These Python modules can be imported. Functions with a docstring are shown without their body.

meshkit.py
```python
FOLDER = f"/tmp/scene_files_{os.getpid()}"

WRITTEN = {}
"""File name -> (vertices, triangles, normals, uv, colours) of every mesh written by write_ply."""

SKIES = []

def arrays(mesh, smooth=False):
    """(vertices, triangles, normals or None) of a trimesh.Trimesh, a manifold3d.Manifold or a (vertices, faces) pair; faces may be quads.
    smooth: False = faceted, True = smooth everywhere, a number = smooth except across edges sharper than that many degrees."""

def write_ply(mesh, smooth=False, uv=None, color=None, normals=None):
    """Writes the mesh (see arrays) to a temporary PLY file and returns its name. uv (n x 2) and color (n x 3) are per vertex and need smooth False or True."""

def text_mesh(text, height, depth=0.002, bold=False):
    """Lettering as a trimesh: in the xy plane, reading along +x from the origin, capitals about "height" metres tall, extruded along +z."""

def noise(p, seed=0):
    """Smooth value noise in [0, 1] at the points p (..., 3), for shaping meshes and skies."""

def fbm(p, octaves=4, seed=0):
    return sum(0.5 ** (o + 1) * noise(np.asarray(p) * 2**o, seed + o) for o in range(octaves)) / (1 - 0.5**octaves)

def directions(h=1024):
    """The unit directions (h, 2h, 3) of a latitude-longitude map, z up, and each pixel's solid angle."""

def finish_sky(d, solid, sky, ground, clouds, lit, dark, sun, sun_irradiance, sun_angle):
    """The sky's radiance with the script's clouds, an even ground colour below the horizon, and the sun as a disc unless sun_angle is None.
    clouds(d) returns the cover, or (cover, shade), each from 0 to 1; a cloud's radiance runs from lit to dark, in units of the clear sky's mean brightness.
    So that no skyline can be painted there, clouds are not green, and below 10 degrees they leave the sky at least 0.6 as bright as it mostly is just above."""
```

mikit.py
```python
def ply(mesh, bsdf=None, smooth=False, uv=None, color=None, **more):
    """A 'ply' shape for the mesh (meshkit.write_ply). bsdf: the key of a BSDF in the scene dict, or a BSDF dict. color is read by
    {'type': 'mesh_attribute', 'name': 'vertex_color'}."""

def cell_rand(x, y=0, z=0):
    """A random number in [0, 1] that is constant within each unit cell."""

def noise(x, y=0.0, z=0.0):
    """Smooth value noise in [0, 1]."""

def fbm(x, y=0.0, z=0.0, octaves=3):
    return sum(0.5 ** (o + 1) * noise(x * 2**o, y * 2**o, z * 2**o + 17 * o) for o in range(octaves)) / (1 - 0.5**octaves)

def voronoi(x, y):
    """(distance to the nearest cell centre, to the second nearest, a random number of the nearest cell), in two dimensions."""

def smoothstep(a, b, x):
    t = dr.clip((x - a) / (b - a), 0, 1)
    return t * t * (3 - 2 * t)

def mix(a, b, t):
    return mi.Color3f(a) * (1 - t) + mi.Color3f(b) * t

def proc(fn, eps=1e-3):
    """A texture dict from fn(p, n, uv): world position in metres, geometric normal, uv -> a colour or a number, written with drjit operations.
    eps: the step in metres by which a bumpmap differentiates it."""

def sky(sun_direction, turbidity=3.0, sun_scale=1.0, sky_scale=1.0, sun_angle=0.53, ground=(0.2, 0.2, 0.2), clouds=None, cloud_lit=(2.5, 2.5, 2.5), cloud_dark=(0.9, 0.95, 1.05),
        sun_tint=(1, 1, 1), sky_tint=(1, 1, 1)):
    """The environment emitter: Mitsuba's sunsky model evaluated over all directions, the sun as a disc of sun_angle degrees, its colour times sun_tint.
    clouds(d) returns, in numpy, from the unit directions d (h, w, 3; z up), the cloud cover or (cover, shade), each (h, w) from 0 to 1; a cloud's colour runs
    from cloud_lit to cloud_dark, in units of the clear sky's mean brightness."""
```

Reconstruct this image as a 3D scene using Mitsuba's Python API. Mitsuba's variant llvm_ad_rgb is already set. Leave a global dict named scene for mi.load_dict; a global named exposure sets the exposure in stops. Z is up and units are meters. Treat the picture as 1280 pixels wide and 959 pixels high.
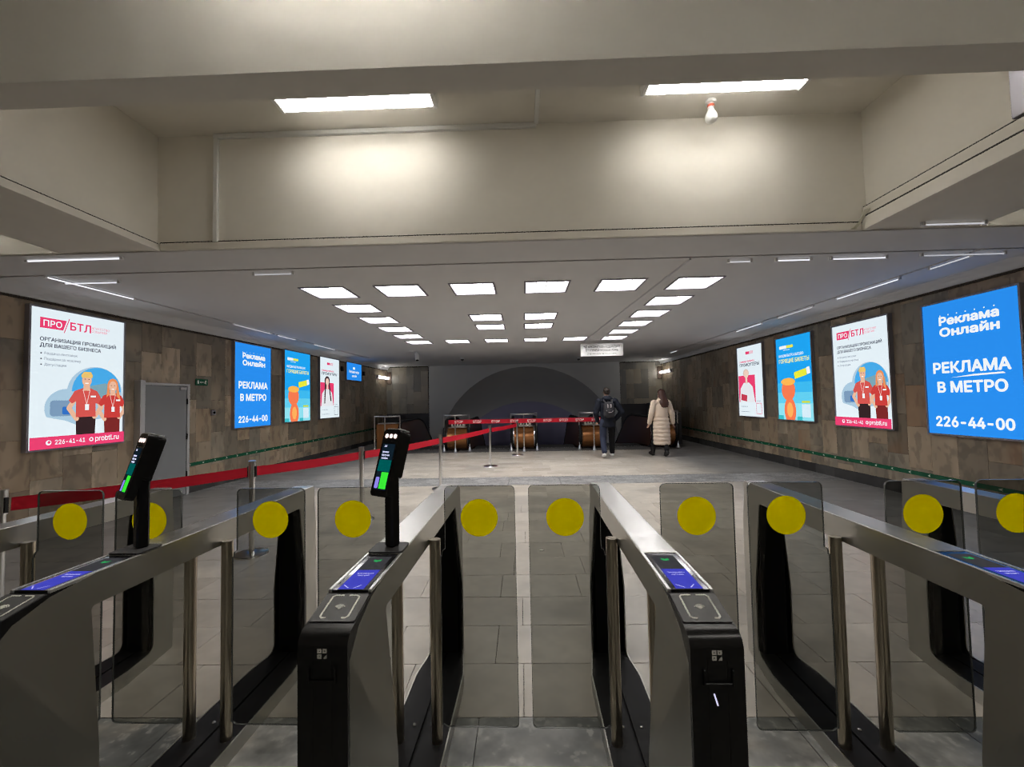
import math, random
import numpy as np, trimesh, manifold3d as m3
import drjit as dr
import mitsuba as mi
import mikit, meshkit
from mikit import noise, fbm, voronoi, cell_rand, smoothstep, mix
from shapely.geometry import Polygon, Point, LineString, box as sbox
from shapely.ops import unary_union
from shapely import affinity

T = mi.ScalarTransform4f
random.seed(5)
RNG = np.random.default_rng(5)
scene, labels = {}, {}
PI = math.pi

# ------------------------------------------------------------------ camera, exposure
CAM_H = 1.5
_yaw, _pitch, _roll = 0.0255, 0.0404, -0.0201
_f = np.array([-math.sin(_yaw) * math.cos(_pitch), math.cos(_yaw) * math.cos(_pitch), math.sin(_pitch)])
_r0 = np.array([math.cos(_yaw), math.sin(_yaw), 0.0])
_u0 = np.cross(_r0, _f)
_u = -math.sin(_roll) * _r0 + math.cos(_roll) * _u0
scene['camera'] = {'type': 'perspective', 'fov': 2 * math.degrees(math.atan(640 / 534.7)), 'fov_axis': 'x',
                   'near_clip': 0.05, 'far_clip': 100.0,
                   'to_world': T().look_at(origin=[0, 0, CAM_H], target=(np.array([0, 0, CAM_H]) + _f).tolist(), up=_u.tolist())}
exposure = 0.0
PANEL_L = 19.0        # ceiling panel radiance
TUBE_L = 16.0          # fluorescent fixtures in the coffers
WALL_L = 14.0          # wall lamps at the far end


# ------------------------------------------------------------------ helpers
def rgb(*c):
    c = c[0] if len(c) == 1 else c
    return {'type': 'rgb', 'value': [float(x) for x in c]}


def lin(r, g, b):
    return [((x / 255) / 12.92 if x / 255 <= 0.04045 else ((x / 255 + 0.055) / 1.055) ** 2.4) for x in (r, g, b)]


def mat(name, d):
    scene[name] = d
    return name


def plastic(name, col, rough=0.4, spec=0.5, metal=0.0, **k):
    c = col if isinstance(col, dict) else rgb(col)
    return mat(name, {'type': 'twosided', 'b': {'type': 'principled', 'base_color': c, 'roughness': rough if isinstance(rough, dict) else float(rough), 'metallic': float(metal), 'specular': float(spec), **k}})


def matte(name, col):
    c = col if isinstance(col, dict) else rgb(col)
    return mat(name, {'type': 'twosided', 'b': {'type': 'diffuse', 'reflectance': c}})


def free(key):
    if key not in USED:
        USED.add(key)
        return key
    i = 1
    while f'{key}_{i:03d}' in USED:
        i += 1
    key = f'{key}_{i:03d}'
    USED.add(key)
    return key


USED = set()


def thing(name, label=None, cat=None, group=None, kind=None):
    k = free(name)
    d = {}
    if label:
        d['label'] = label
    if cat:
        d['category'] = cat
    if group:
        d['group'] = group
    if kind:
        d['kind'] = kind
    if d:
        labels[k] = d
    return k


def part(parent, name, mesh, bsdf, smooth=False, tw=None, emit=None, weight=None, label=None, **kw):
    k = free(f'{parent}__{name}')
    put(k, mesh, bsdf, smooth, tw, emit, weight, **kw)
    if label:
        labels[k] = {'label': label}
    return k


def put(k, mesh, bsdf, smooth=False, tw=None, emit=None, weight=None, **kw):
    d = dict(mesh) if isinstance(mesh, dict) else mikit.ply(mesh, bsdf, smooth=smooth, **kw)
    if isinstance(mesh, dict) and bsdf is not None:
        d['bsdf'] = {'type': 'ref', 'id': bsdf}
    if tw is not None:
        d['to_world'] = tw
    if emit is not None:
        d['emitter'] = {'type': 'area', 'radiance': rgb(emit)}
        if weight is not None:
            d['emitter']['sampling_weight'] = float(weight)
    scene[k] = d
    USED.add(k)
    return k


def single(name, mesh, bsdf, label, cat, smooth=False, tw=None, group=None, kind=None, **kw):
    k = thing(name, label, cat, group, kind)
    put(k, mesh, bsdf, smooth, tw, **kw)
    return k


def struct(name, mesh, bsdf, smooth=False, **kw):
    k = thing(name, kind='structure')
    put(k, mesh, bsdf, smooth, **kw)
    return k


def cat(*ms):
    return trimesh.util.concatenate([m for m in (ms[0] if len(ms) == 1 and isinstance(ms[0], (list, tuple)) else ms)])


def box(x0, x1, y0, y1, z0, z1):
    m = trimesh.creation.box((x1 - x0, y1 - y0, z1 - z0))
    m.apply_translation(((x0 + x1) / 2, (y0 + y1) / 2, (z0 + z1) / 2))
    return m


def cbox(x0, x1, y0, y1, z0, z1, b=0.004):
    """box with chamfered edges"""
    p = []
    for sx, x in ((1, x0), (-1, x1)):
        for sy, y in ((1, y0), (-1, y1)):
            for sz, z in ((1, z0), (-1, z1)):
                p += [(x, y + sy * b, z + sz * b), (x + sx * b, y, z + sz * b), (x + sx * b, y + sy * b, z)]
    return trimesh.convex.convex_hull(np.array(p))


def cyl(p0, p1, r, n=20, r1=None):
    p0, p1 = np.array(p0, float), np.array(p1, float)
    r1 = r if r1 is None else r1
    d = p1 - p0
    L = np.linalg.norm(d)
    z = d / L
    x = np.cross(z, [0, 0, 1] if abs(z[2]) < 0.9 else [1, 0, 0])
    x /= np.linalg.norm(x)
    y = np.cross(z, x)
    a = np.arange(n) * 2 * PI / n
    ring = np.cos(a)[:, None] * x + np.sin(a)[:, None] * y
    v = np.vstack([p0 + ring * r, p1 + ring * r1, [p0], [p1]])
    i = np.arange(n)
    j = (i + 1) % n
    f = np.vstack([np.stack([i, j, j + n], 1), np.stack([i, j + n, i + n], 1), np.stack([j, i, i * 0 + 2 * n], 1), np.stack([i + n, j + n, i * 0 + 2 * n + 1], 1)])
    return trimesh.Trimesh(v, f, process=False)


def lathe(prof, n=24, at=(0, 0, 0)):
    m = trimesh.creation.revolve(np.array(prof, float), sections=n)
    m.apply_translation(at)
    return m


def sweep(path, sect, closed=False, up=(0, 0, 1)):
    """sweep a 2D section (side, up) along a polyline"""
    P = np.array(path, float)
    S = np.array(sect, float)
    n, k = len(P), len(S)
    tan = np.gradient(P, axis=0) if not closed else np.roll(P, -1, 0) - np.roll(P, 1, 0)
    tan /= np.linalg.norm(tan, axis=1, keepdims=True)
    V = []
    upv = np.array(up, float)
    for p, t in zip(P, tan):
        s = np.cross(t, upv)
        if np.linalg.norm(s) < 1e-6:
            s = np.array([1.0, 0, 0])
        s /= np.linalg.norm(s)
        w = np.cross(s, t)
        V.append(p + S[:, :1] * s + S[:, 1:] * w)
    V = np.vstack(V)
    F = []
    for a in range(n if closed else n - 1):
        b = (a + 1) % n
        for i in range(k):
            j = (i + 1) % k
            F += [[a * k + i, a * k + j, b * k + j], [a * k + i, b * k + j, b * k + i]]
    if not closed:
        for i in range(1, k - 1):
            F += [[0, i + 1, i], [(n - 1) * k, (n - 1) * k + i, (n - 1) * k + i + 1]]
    m = trimesh.Trimesh(V, np.array(F), process=False)
    m.fix_normals()
    return m


def circle(r, n=12):
    a = np.arange(n) * 2 * PI / n
    return np.stack([np.cos(a) * r, np.sin(a) * r], 1)


def tube(path, r, n=12, up=(0, 0, 1), closed=False):
    return sweep(path, circle(r, n), closed, up)


def flat(poly, z=0.0):
    """shapely polygon(s) -> flat mesh in xy facing +z"""
    ms = []
    for g in getattr(poly, 'geoms', [poly]):
        if g.is_empty or g.geom_type != 'Polygon':
            continue
        v, f = trimesh.creation.triangulate_polygon(g, engine='earcut')
        m = trimesh.Trimesh(np.c_[v, np.full(len(v), z)], f, process=False)
        if len(m.faces) and m.face_normals[0][2] < 0:
            m.invert()
        ms.append(m)
    return cat(ms)


def extr(poly, h, z=0.0):
    ms = []
    for g in getattr(poly, 'geoms', [poly]):
        if g.is_empty or g.geom_type != 'Polygon':
            continue
        m = trimesh.creation.extrude_polygon(g, h, engine='earcut')
        m.apply_translation((0, 0, z))
        ms.append(m)
    return cat(ms)


def prismX(poly, x0, x1):
    """polygon in (y, z) extruded along x"""
    m = extr(poly, x1 - x0)
    v = m.vertices.copy()
    m.vertices = np.c_[v[:, 2] + x0, v[:, 0], v[:, 1]]
    return m


def prismY(poly, y0, y1):
    """polygon in (x, z) extruded along y"""
    m = extr(poly, y1 - y0)
    v = m.vertices.copy()
    m.vertices = np.c_[v[:, 0], y1 - v[:, 2], v[:, 1]]
    return m


def rrect(x0, y0, x1, y1, r):
    return sbox(x0 + r, y0 + r, x1 - r, y1 - r).buffer(r, quad_segs=5)


def frame(o, u, v):
    """4x4: local x -> u, y -> v, z -> u x v"""
    u, v = np.array(u, float), np.array(v, float)
    n = np.cross(u, v)
    M = np.eye(4)
    M[:3, 0], M[:3, 1], M[:3, 2], M[:3, 3] = u, v, n, o
    return M


def xf(m, M):
    m = m.copy()
    m.apply_transform(M)
    return m


_TXT = {}


def text(s, h, bold=True, depth=0.002, align='l', width=None):
    key = (s, bold)
    if key not in _TXT:
        _TXT[key] = meshkit.text_mesh(s, 1.0, 0.01, bold)
    m = _TXT[key].copy()
    v = m.vertices.copy()
    v[:, :2] *= h
    v[:, 2] *= depth / 0.01
    m.vertices = v
    w = m.bounds[1][0] - m.bounds[0][0]
    if width:
        m.vertices[:, 0] *= width / w
        w = width
    dx = {'l': -m.bounds[0][0], 'c': -(m.bounds[0][0] + m.bounds[1][0]) / 2, 'r': -m.bounds[1][0]}[align]
    m.apply_translation((dx, 0, 0))
    return m


# ------------------------------------------------------------------ materials
def f_plaster(base, amt=0.05):
    def fn(p, n, uv):
        a = fbm(p.x * 1.3, p.y * 1.3, p.z * 1.3)
        b = fbm(p.x * 9, p.y * 9, p.z * 9)
        return mi.Color3f(base) * (1 - amt + 2 * amt * (0.65 * a + 0.35 * b))
    return mikit.proc(fn)


matte('paint_cream', f_plaster([0.72, 0.69, 0.625]))
matte('paint_ceiling', f_plaster([0.66, 0.655, 0.65], 0.03))
matte('paint_gray_wall', f_plaster([0.60, 0.61, 0.60], 0.06))
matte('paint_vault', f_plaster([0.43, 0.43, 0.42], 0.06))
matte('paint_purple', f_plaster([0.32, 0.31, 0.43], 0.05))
matte('dark_void', [0.012, 0.012, 0.012])
matte('groove_dark', [0.05, 0.048, 0.045])

TW, TH = 0.36, 0.60     # wall slabs


def f_marble(p, n, uv):
    col = dr.floor(p.y / TW)
    off = cell_rand(col, 3, 0) * TH
    row = dr.floor((p.z + off) / TH)
    side = dr.select(p.x > 0, mi.Float(1), mi.Float(0))
    r1, r2, r3 = cell_rand(col, row, 1 + side * 7), cell_rand(col, row, 2 + side * 7), cell_rand(col, row, 3 + side * 7)
    v = fbm(p.y * 3.0 + r1 * 9, p.z * 1.6 + r2 * 7, p.x, 4)
    w = fbm(p.y * 11 + r2 * 5, p.z * 6 + v * 3, 2.0, 3)
    c = mix([0.34, 0.255, 0.17], [0.235, 0.21, 0.165], r1)
    c = mix(c, mi.Color3f([0.46, 0.37, 0.265]), smoothstep(0.45, 0.8, v) * 0.75)
    c = mix(c, mi.Color3f([0.12, 0.10, 0.075]), smoothstep(0.5, 0.75, w) * 0.45)
    c = mix(c, mi.Color3f([0.24, 0.115, 0.05]), smoothstep(0.93, 0.99, r3) * 0.5 * smoothstep(0.4, 0.6, v))
    return c * (0.72 + 0.56 * r2)


plastic('marble_wall', mikit.proc(f_marble), 0.34, 0.35)
matte('wall_joint', [0.07, 0.06, 0.05])


def f_beige(p, n, uv):
    row = dr.floor((p.y - 2.09) / 0.415)
    col = dr.floor(p.x / 0.62 + 0.5 * cell_rand(row, 4, 4))
    r = cell_rand(col, row, 5)
    v = fbm(p.x * 2.2, p.y * 3.4, r * 5, 4)
    s = fbm(p.x * 14, p.y * 14, 1.0, 3)
    side = smoothstep(3.2, 4.4, dr.abs(p.x + 0.15))
    c = mix([0.35, 0.315, 0.27], [0.405, 0.37, 0.32], r) * (0.80 + 0.36 * v) * (0.92 + 0.16 * s)
    g = mi.Color3f([0.17, 0.167, 0.16]) * (0.7 + 0.6 * v)
    scuff = smoothstep(0.56, 0.74, fbm(p.x * 0.9 + 3, p.y * 1.7, 3.0, 3))
    c = mix(c, mi.Color3f([0.22, 0.205, 0.185]), scuff * 0.55)
    return mix(c, g, side)


plastic('floor_beige', mikit.proc(f_beige), 0.33, 0.38)


def f_slab(p, n, uv):
    v = fbm(p.x * 3.5, p.y * 3.5, 4.0, 4)
    s = fbm(p.x * 26, p.y * 26, 2.0, 3)
    st = smoothstep(0.62, 0.8, s)
    c = mix([0.085, 0.09, 0.085], [0.26, 0.26, 0.245], smoothstep(0.3, 0.72, v))
    b = fbm(p.x * 2.1 + 5, p.y * 2.6, 7.0, 4)
    c = mix(c, mi.Color3f([0.42, 0.38, 0.31]), smoothstep(0.58, 0.72, b) * 0.6)
    c = c * (0.65 + 0.7 * s)
    return mix(c, mi.Color3f([0.40, 0.39, 0.36]), st * 0.35)


plastic('floor_dark_stone', mikit.proc(f_slab), 0.42, 0.4)


def f_gran(p, n, uv):
    v = fbm(p.x * 5, p.y * 9, 1.0, 4)
    s = fbm(p.x * 40, p.y * 40, 5.0, 2)
    return mix([0.12, 0.12, 0.12], [0.28, 0.28, 0.275], v) * (0.7 + 0.6 * s)


plastic('granite_band', mikit.proc(f_gran), 0.35, 0.4)
plastic('granite_black', mikit.proc(lambda p, n, uv: mix([0.025, 0.025, 0.025], [0.10, 0.098, 0.095], fbm(p.y * 6, p.z * 6, p.x, 3) * cell_rand(dr.floor(p.y / 0.5), 2, 8))), 0.3, 0.4)
matte('grout', [0.055, 0.05, 0.045])


def f_brush(p, n, uv):
    s = noise(p.x * 3, p.y * 5, p.z * 420)
    t = noise(p.x * 420, p.y * 5, p.z * 3)
    return dr.select(dr.abs(n.z) > 0.7, 0.40 + 0.12 * t, 0.27 + 0.10 * s)


plastic('steel', [0.46, 0.45, 0.41], mikit.proc(f_brush), metal=1.0)
plastic('steel_lit_top', [0.88, 0.875, 0.86], mikit.proc(lambda p, n, uv: 0.24 + 0.16 * noise(p.x * 7, p.y * 90, 1.0)), metal=1.0)  # same steel as the sides, lighter colour standing for reflected ceiling light
plastic('steel_post', [0.54, 0.475, 0.375], 0.22, metal=1.0)
plastic('chrome', [0.78, 0.78, 0.78], 0.16, metal=1.0)
plastic('alu_frame', [0.28, 0.27, 0.30], 0.4, metal=0.6)
plastic('alu_light', [0.62, 0.62, 0.62], 0.45, metal=0.5)
plastic('black_plastic', [0.005, 0.005, 0.0055], 0.28, 0.32)
plastic('black_matte', [0.006, 0.006, 0.007], 0.6, 0.2)
plastic('anthracite', [0.055, 0.055, 0.058], 0.45, 0.3)
plastic('reader_gray', [0.075, 0.075, 0.078], 0.42, 0.35)
plastic('screen_glass', [0.012, 0.012, 0.014], 0.08, 0.6)
plastic('rubber', [0.008, 0.008, 0.008], 0.5, 0.3)
plastic('copper', [0.34, 0.14, 0.045], 0.35, metal=0.55)
plastic('brown_laminate', [0.06, 0.028, 0.017], 0.3, 0.4)
plastic('white_enamel', [0.78, 0.78, 0.76], 0.4, 0.3)
plastic('cream_enamel', [0.62, 0.60, 0.50], 0.4, 0.3)
plastic('door_gray', [0.235, 0.245, 0.25], 0.5, 0.3)
plastic('red_webbing', [0.50, 0.006, 0.022], 0.55, 0.3)
plastic('white_print', [0.88, 0.87, 0.82], 0.6, 0.2)
plastic('dark_print', [0.03, 0.03, 0.03], 0.6, 0.2)
plastic('glass_edge', [0.07, 0.075, 0.07], 0.2, 0.5)
plastic('green_tape', [0.006, 0.085, 0.04], 0.45, 0.3)
mat('yellow_sticker', {'type': 'principledthin', 'base_color': rgb(0.97, 0.82, 0.0), 'roughness': 0.5, 'diff_trans': 1.3, 'spec_trans': 0.0})
plastic('ribbed_metal', [0.10, 0.10, 0.10], 0.5, metal=0.7)
plastic('landing_metal', [0.14, 0.135, 0.13], 0.45, metal=0.4)
mat('smoked_glass', {'type': 'thindielectric', 'int_ior': 1.5, 'specular_transmittance': rgb(0.385, 0.39, 0.365), 'specular_reflectance': rgb(0.9, 0.9, 0.9)})
mat('bulb_glass', {'type': 'twosided', 'b': {'type': 'principled', 'base_color': rgb(0.85, 0.85, 0.82), 'roughness': 0.15, 'specular': 0.5}})
matte('emit_white', [0.6, 0.6, 0.6])


def emat(c):
    """a matte print BSDF of that colour for backlit film"""
    name = 'film_' + '_'.join(f'{int(x * 255):d}' for x in c)
    if name not in scene:
        matte(name, [0.25 * x for x in c])
    return name


# ------------------------------------------------------------------ room shell
def XL(y):
    return -6.1 + 0.0278 * y


XR = 5.65
YB = -3.2       # wall behind the camera
YE = 17.5       # far end
ZC = 3.0        # soffit / hall ceiling

# floor
fl = struct('floor', cat(box(XL(YB) - 0.3, XR + 0.3, YB, 13.3, -0.35, -0.012), box(XL(13.3) - 0.3, -4.55, 13.3, YE, -3.0, -0.012), box(4.62, XR + 0.3, 13.3, YE, -3.0, -0.012)), 'grout')


def tile_ply(bsdf, b=0.01):
    return mikit.ply(cbox(-0.5, 0.5, -0.5, 0.5, -0.5, 0.5, b), bsdf)


T_BEIGE, T_SLAB, T_BAND, T_WALL = (tile_ply(m) for m in ('floor_beige', 'floor_dark_stone', 'granite_band', 'marble_wall'))


def tile(parent, name, proto, x0, x1, y0, y1, z0, z1, M=None):
    t = T().translate([(x0 + x1) / 2, (y0 + y1) / 2, (z0 + z1) / 2]).scale([x1 - x0, y1 - y0, z1 - z0])
    if M is not None:
        t = T(M) @ t
    k = free(f'{parent}__{name}')
    scene[k] = {**proto, 'to_world': t}
    return k


def crand(x, y=0, z=0):
    M32 = 0xFFFFFFFF
    x, y, z = (int(math.floor(v)) + 1000000 for v in (x, y, z))
    h = (x * 374761393 + y * 668265263 + z * 2147483647) & M32
    h = ((h ^ (h >> 13)) * 1274126177) & M32
    return ((h ^ (h >> 16)) & 0xFFFFFF) / 16777215.0


G = 0.0018
# near dark stone slabs (two courses in view and one under the camera)
for (ya, yb) in ((YB, -1.2), (-1.2, 0.55), (0.55, 1.32), (1.32, 2.09)):
    w = 0.72 if ya > 0 else 2.0
    x = -6.0 - (0.3 if ya == 0.55 else 0)
    while x < XR:
        x1 = min(x + w, XR)
        tile(fl, 'stone_slab', T_SLAB, max(x, XL(ya)) + G, x1 - G, ya + G, yb - G, -0.03, random.uniform(-0.001, 0.0005))
        x += w
# beige tiles up to 6.24 m one by one
for r in range(10):
    y0 = 2.09 + 0.415 * r
    off = 0.5 * crand(r, 4, 4)
    c0 = math.floor(-6.0 / 0.62 + off)
    c = c0
    while True:
        x0, x1 = (c - off) * 0.62, (c + 1 - off) * 0.62
        if x0 > XR - 0.03:
            break
        tile(fl, 'tile', T_BEIGE, max(x0, XL(y0)) + G, min(x1, XR) - G, y0 + G, y0 + 0.415 - G, -0.03, random.uniform(-0.0008, 0.0006))
        c += 1
# beyond: the paving whose joints no longer show
part(fl, 'paving', cat(box(XL(6), XR, 6.24, 7.69, -0.03, 0.0), box(XL(8.5), XR, 8.51, 12.66, -0.03, 0.0), box(XL(13), -4.55, 12.66, YE, -0.03, 0.0), box(4.62, XR, 12.66, YE, -0.03, 0.0)), 'floor_beige')
x = -6.0
while x < XR:
    x1 = min(x + 0.95, XR)
    tile(fl, 'granite_slab', T_BAND, max(x, XL(8)) + 0.003, x1 - 0.003, 7.70, 8.50, -0.03, 0.001)
    x += 0.95

# side walls with stone slabs
wl = struct('wall_left', prismX(sbox(YB, -0.3, YE + 0.2, 4.3), -0.2, -0.02), 'wall_joint', tw=None)
ML = np.eye(4)
_a = math.atan(0.0278)
ML[:3, :3] = [[math.cos(_a), math.sin(_a), 0], [-math.sin(_a), math.cos(_a), 0], [0, 0, 1]]
ML[:3, 3] = [-6.1, 0, 0]
scene[wl]['to_world'] = T(ML)
wr = struct('wall_right', prismX(sbox(YB, -0.3, YE + 0.2, 4.3), 0.02, 0.2), 'wall_joint')
scene[wr]['to_world'] = T().translate([XR, 0, 0])


def wall_tiles(parent, y0, y1, ztop, x0, x1, M, holes=()):
    c = math.floor(y0 / TW)
    while c * TW < y1:
        off = crand(c, 3, 0) * TH
        ya, yb = max(c * TW, y0), min((c + 1) * TW, y1)
        r = 0
        while True:
            za, zb = r * TH - off, (r + 1) * TH - off
            r += 1
            za = max(za, 0.0)
            if za >= ztop - 0.02:
                break
            zb = min(zb, ztop)
            if zb - za < 0.03 or yb - ya < 0.03:
                continue
            pieces = [(ya, yb, za, zb)]
            for (hy0, hy1, hz0, hz1) in holes:
                new = []
                for (a, b, cc, d) in pieces:
                    if b <= hy0 or a >= hy1 or d <= hz0 or cc >= hz1:
                        new.append((a, b, cc, d))
                        continue
                    if a < hy0 - 0.02:
                        new.append((a, hy0, cc, d))
                    if b > hy1 + 0.02:
                        new.append((hy1, b, cc, d))
                    aa, bb = max(a, hy0), min(b, hy1)
                    if d > hz1 + 0.02:
                        new.append((aa, bb, hz1, d))
                    if cc < hz0 - 0.02:
                        new.append((aa, bb, cc, hz0))
                pieces = new
            p = random.uniform(-0.0015, 0.0015)
            for (a, b, cc, d) in pieces:
                tile(parent, 'stone_slab', T_WALL, x0 + (p if x0 < 0 < x1 and False else 0), x1 + p, a + 0.0014, b - 0.0014, cc + 0.0014, d - 0.0014, M)
        c += 1


MR = np.diag([-1.0, 1, 1, 1])
MR[:3, 3] = [XR, 0, 0]
YT0 = 3.2
wall_tiles(wl, YT0, YE + 0.02, 2.90, -0.02, 0.0, ML, [(6.37, 7.34, 0.0, 1.90)])
wall_tiles(wr, YT0, YE + 0.02, 2.92, -0.02, 0.0, MR)
part(wl, 'plain_cladding', prismX(sbox(YB, 0, YT0, ZC), -0.02, 0.0), 'marble_wall', tw=T(ML))
part(wr, 'plain_cladding', prismX(sbox(YB, 0, YT0, ZC), -0.02, 0.0), 'marble_wall', tw=T(MR))
struct('wall_back', box(-6.6, 6.2, YB - 0.2, YB, -0.3, 4.3), 'paint_cream')

# far end: gray wall with the round mouth of the escalator tunnel
AX, AZ, AR = 0.2, -0.85, 3.75
mouth = Point(AX, AZ).buffer(AR, quad_segs=40)
wf = struct('wall_far', prismY(sbox(-3.87, -3.0, 3.95, ZC + 0.3).difference(mouth), YE, YE + 0.2), 'paint_gray_wall')
part(wf, 'backing', cat(box(-6.0, -3.87, YE + 0.03, YE + 0.25, -0.3, 3.3), box(3.95, 6.0, YE + 0.03, YE + 0.25, -0.3, 3.3)), 'wall_joint')


def f_marble2(p, n, uv):
    col = dr.floor(p.x / 0.30)
    off = cell_rand(col, 5, 0) * TH
    row = dr.floor((p.z + off) / TH)
    r1, r2 = cell_rand(col, row, 11), cell_rand(col, row, 12)
    v = fbm(p.x * 3.0 + r1 * 9, p.z * 1.6 + r2 * 7, 0.0, 4)
    c = mix([0.27, 0.235, 0.18], [0.185, 0.185, 0.175], r1)
    c = mix(c, mi.Color3f([0.34, 0.31, 0.25]), smoothstep(0.45, 0.8, v) * 0.7)
    return c * (0.75 + 0.5 * r2)


plastic('marble_end', mikit.proc(f_marble2), 0.3, 0.4)
T_END = tile_ply('marble_end')
for xa, xb in ((XL(YE) - 0.02, -3.87), (3.95, XR)):
    c = math.floor(xa / 0.30)
    while c * 0.30 < xb:
        off = crand(c, 5, 0) * TH
        a, b = max(c * 0.30, xa), min((c + 1) * 0.30, xb)
        r = 0
        while r * TH - off < 2.94:
            za, zb = max(r * TH - off, 0), min((r + 1) * TH - off, 2.96)
            r += 1
            if zb - za > 0.03 and b - a > 0.03:
                tile(wf, 'stone_slab', T_END, a + 0.0014, b - 0.0014, YE, YE + 0.035, za + 0.0014, zb - 0.0014)
        c += 1


def vault(s0, s1, n=64, t=0.0):
    a = np.linspace(math.radians(-30), math.radians(210), n)
    V, F = [], []
    for s in (s0, s1):
        V.append(np.c_[AX + (AR + t) * np.cos(a), np.full(n, YE + 0.01 + s), AZ - math.tan(PI / 6) * s + (AR + t) * np.sin(a)])
    V = np.vstack(V)
    for i in range(n - 1):
        F += [[i, i + 1, n + i + 1], [i, n + i + 1, n + i]]
    return trimesh.Trimesh(V, np.array(F), process=False)


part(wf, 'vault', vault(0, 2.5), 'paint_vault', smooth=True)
vp = vault(2.5, 9.0)
cap_a = np.linspace(math.radians(-30), math.radians(210), 64)
cs = 9.0
capv = np.vstack([[AX, YE + cs, AZ - math.tan(PI / 6) * cs - 1.0], np.c_[AX + AR * np.cos(cap_a), np.full(64, YE + 0.01 + cs), AZ - math.tan(PI / 6) * cs + AR * np.sin(cap_a)]])
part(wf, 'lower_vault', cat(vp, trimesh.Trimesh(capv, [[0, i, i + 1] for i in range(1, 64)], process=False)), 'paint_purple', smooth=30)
# dark skirting behind the end escalators
part(wf, 'parapet', cat(prismX(Polygon([(15.0, 0), (YE, 0), (YE, 1.06), (15.0, 1.02)]), -4.95, -4.85), box(XL(YE), -3.87, YE - 0.02, YE, 0, 1.06),
                        prismX(Polygon([(14.0, 0), (YE, 0), (YE, 1.30), (14.0, 1.0)]), 5.0, 5.1), box(3.95, XR, YE - 0.02, YE, 0, 1.28)), 'anthracite')

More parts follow.
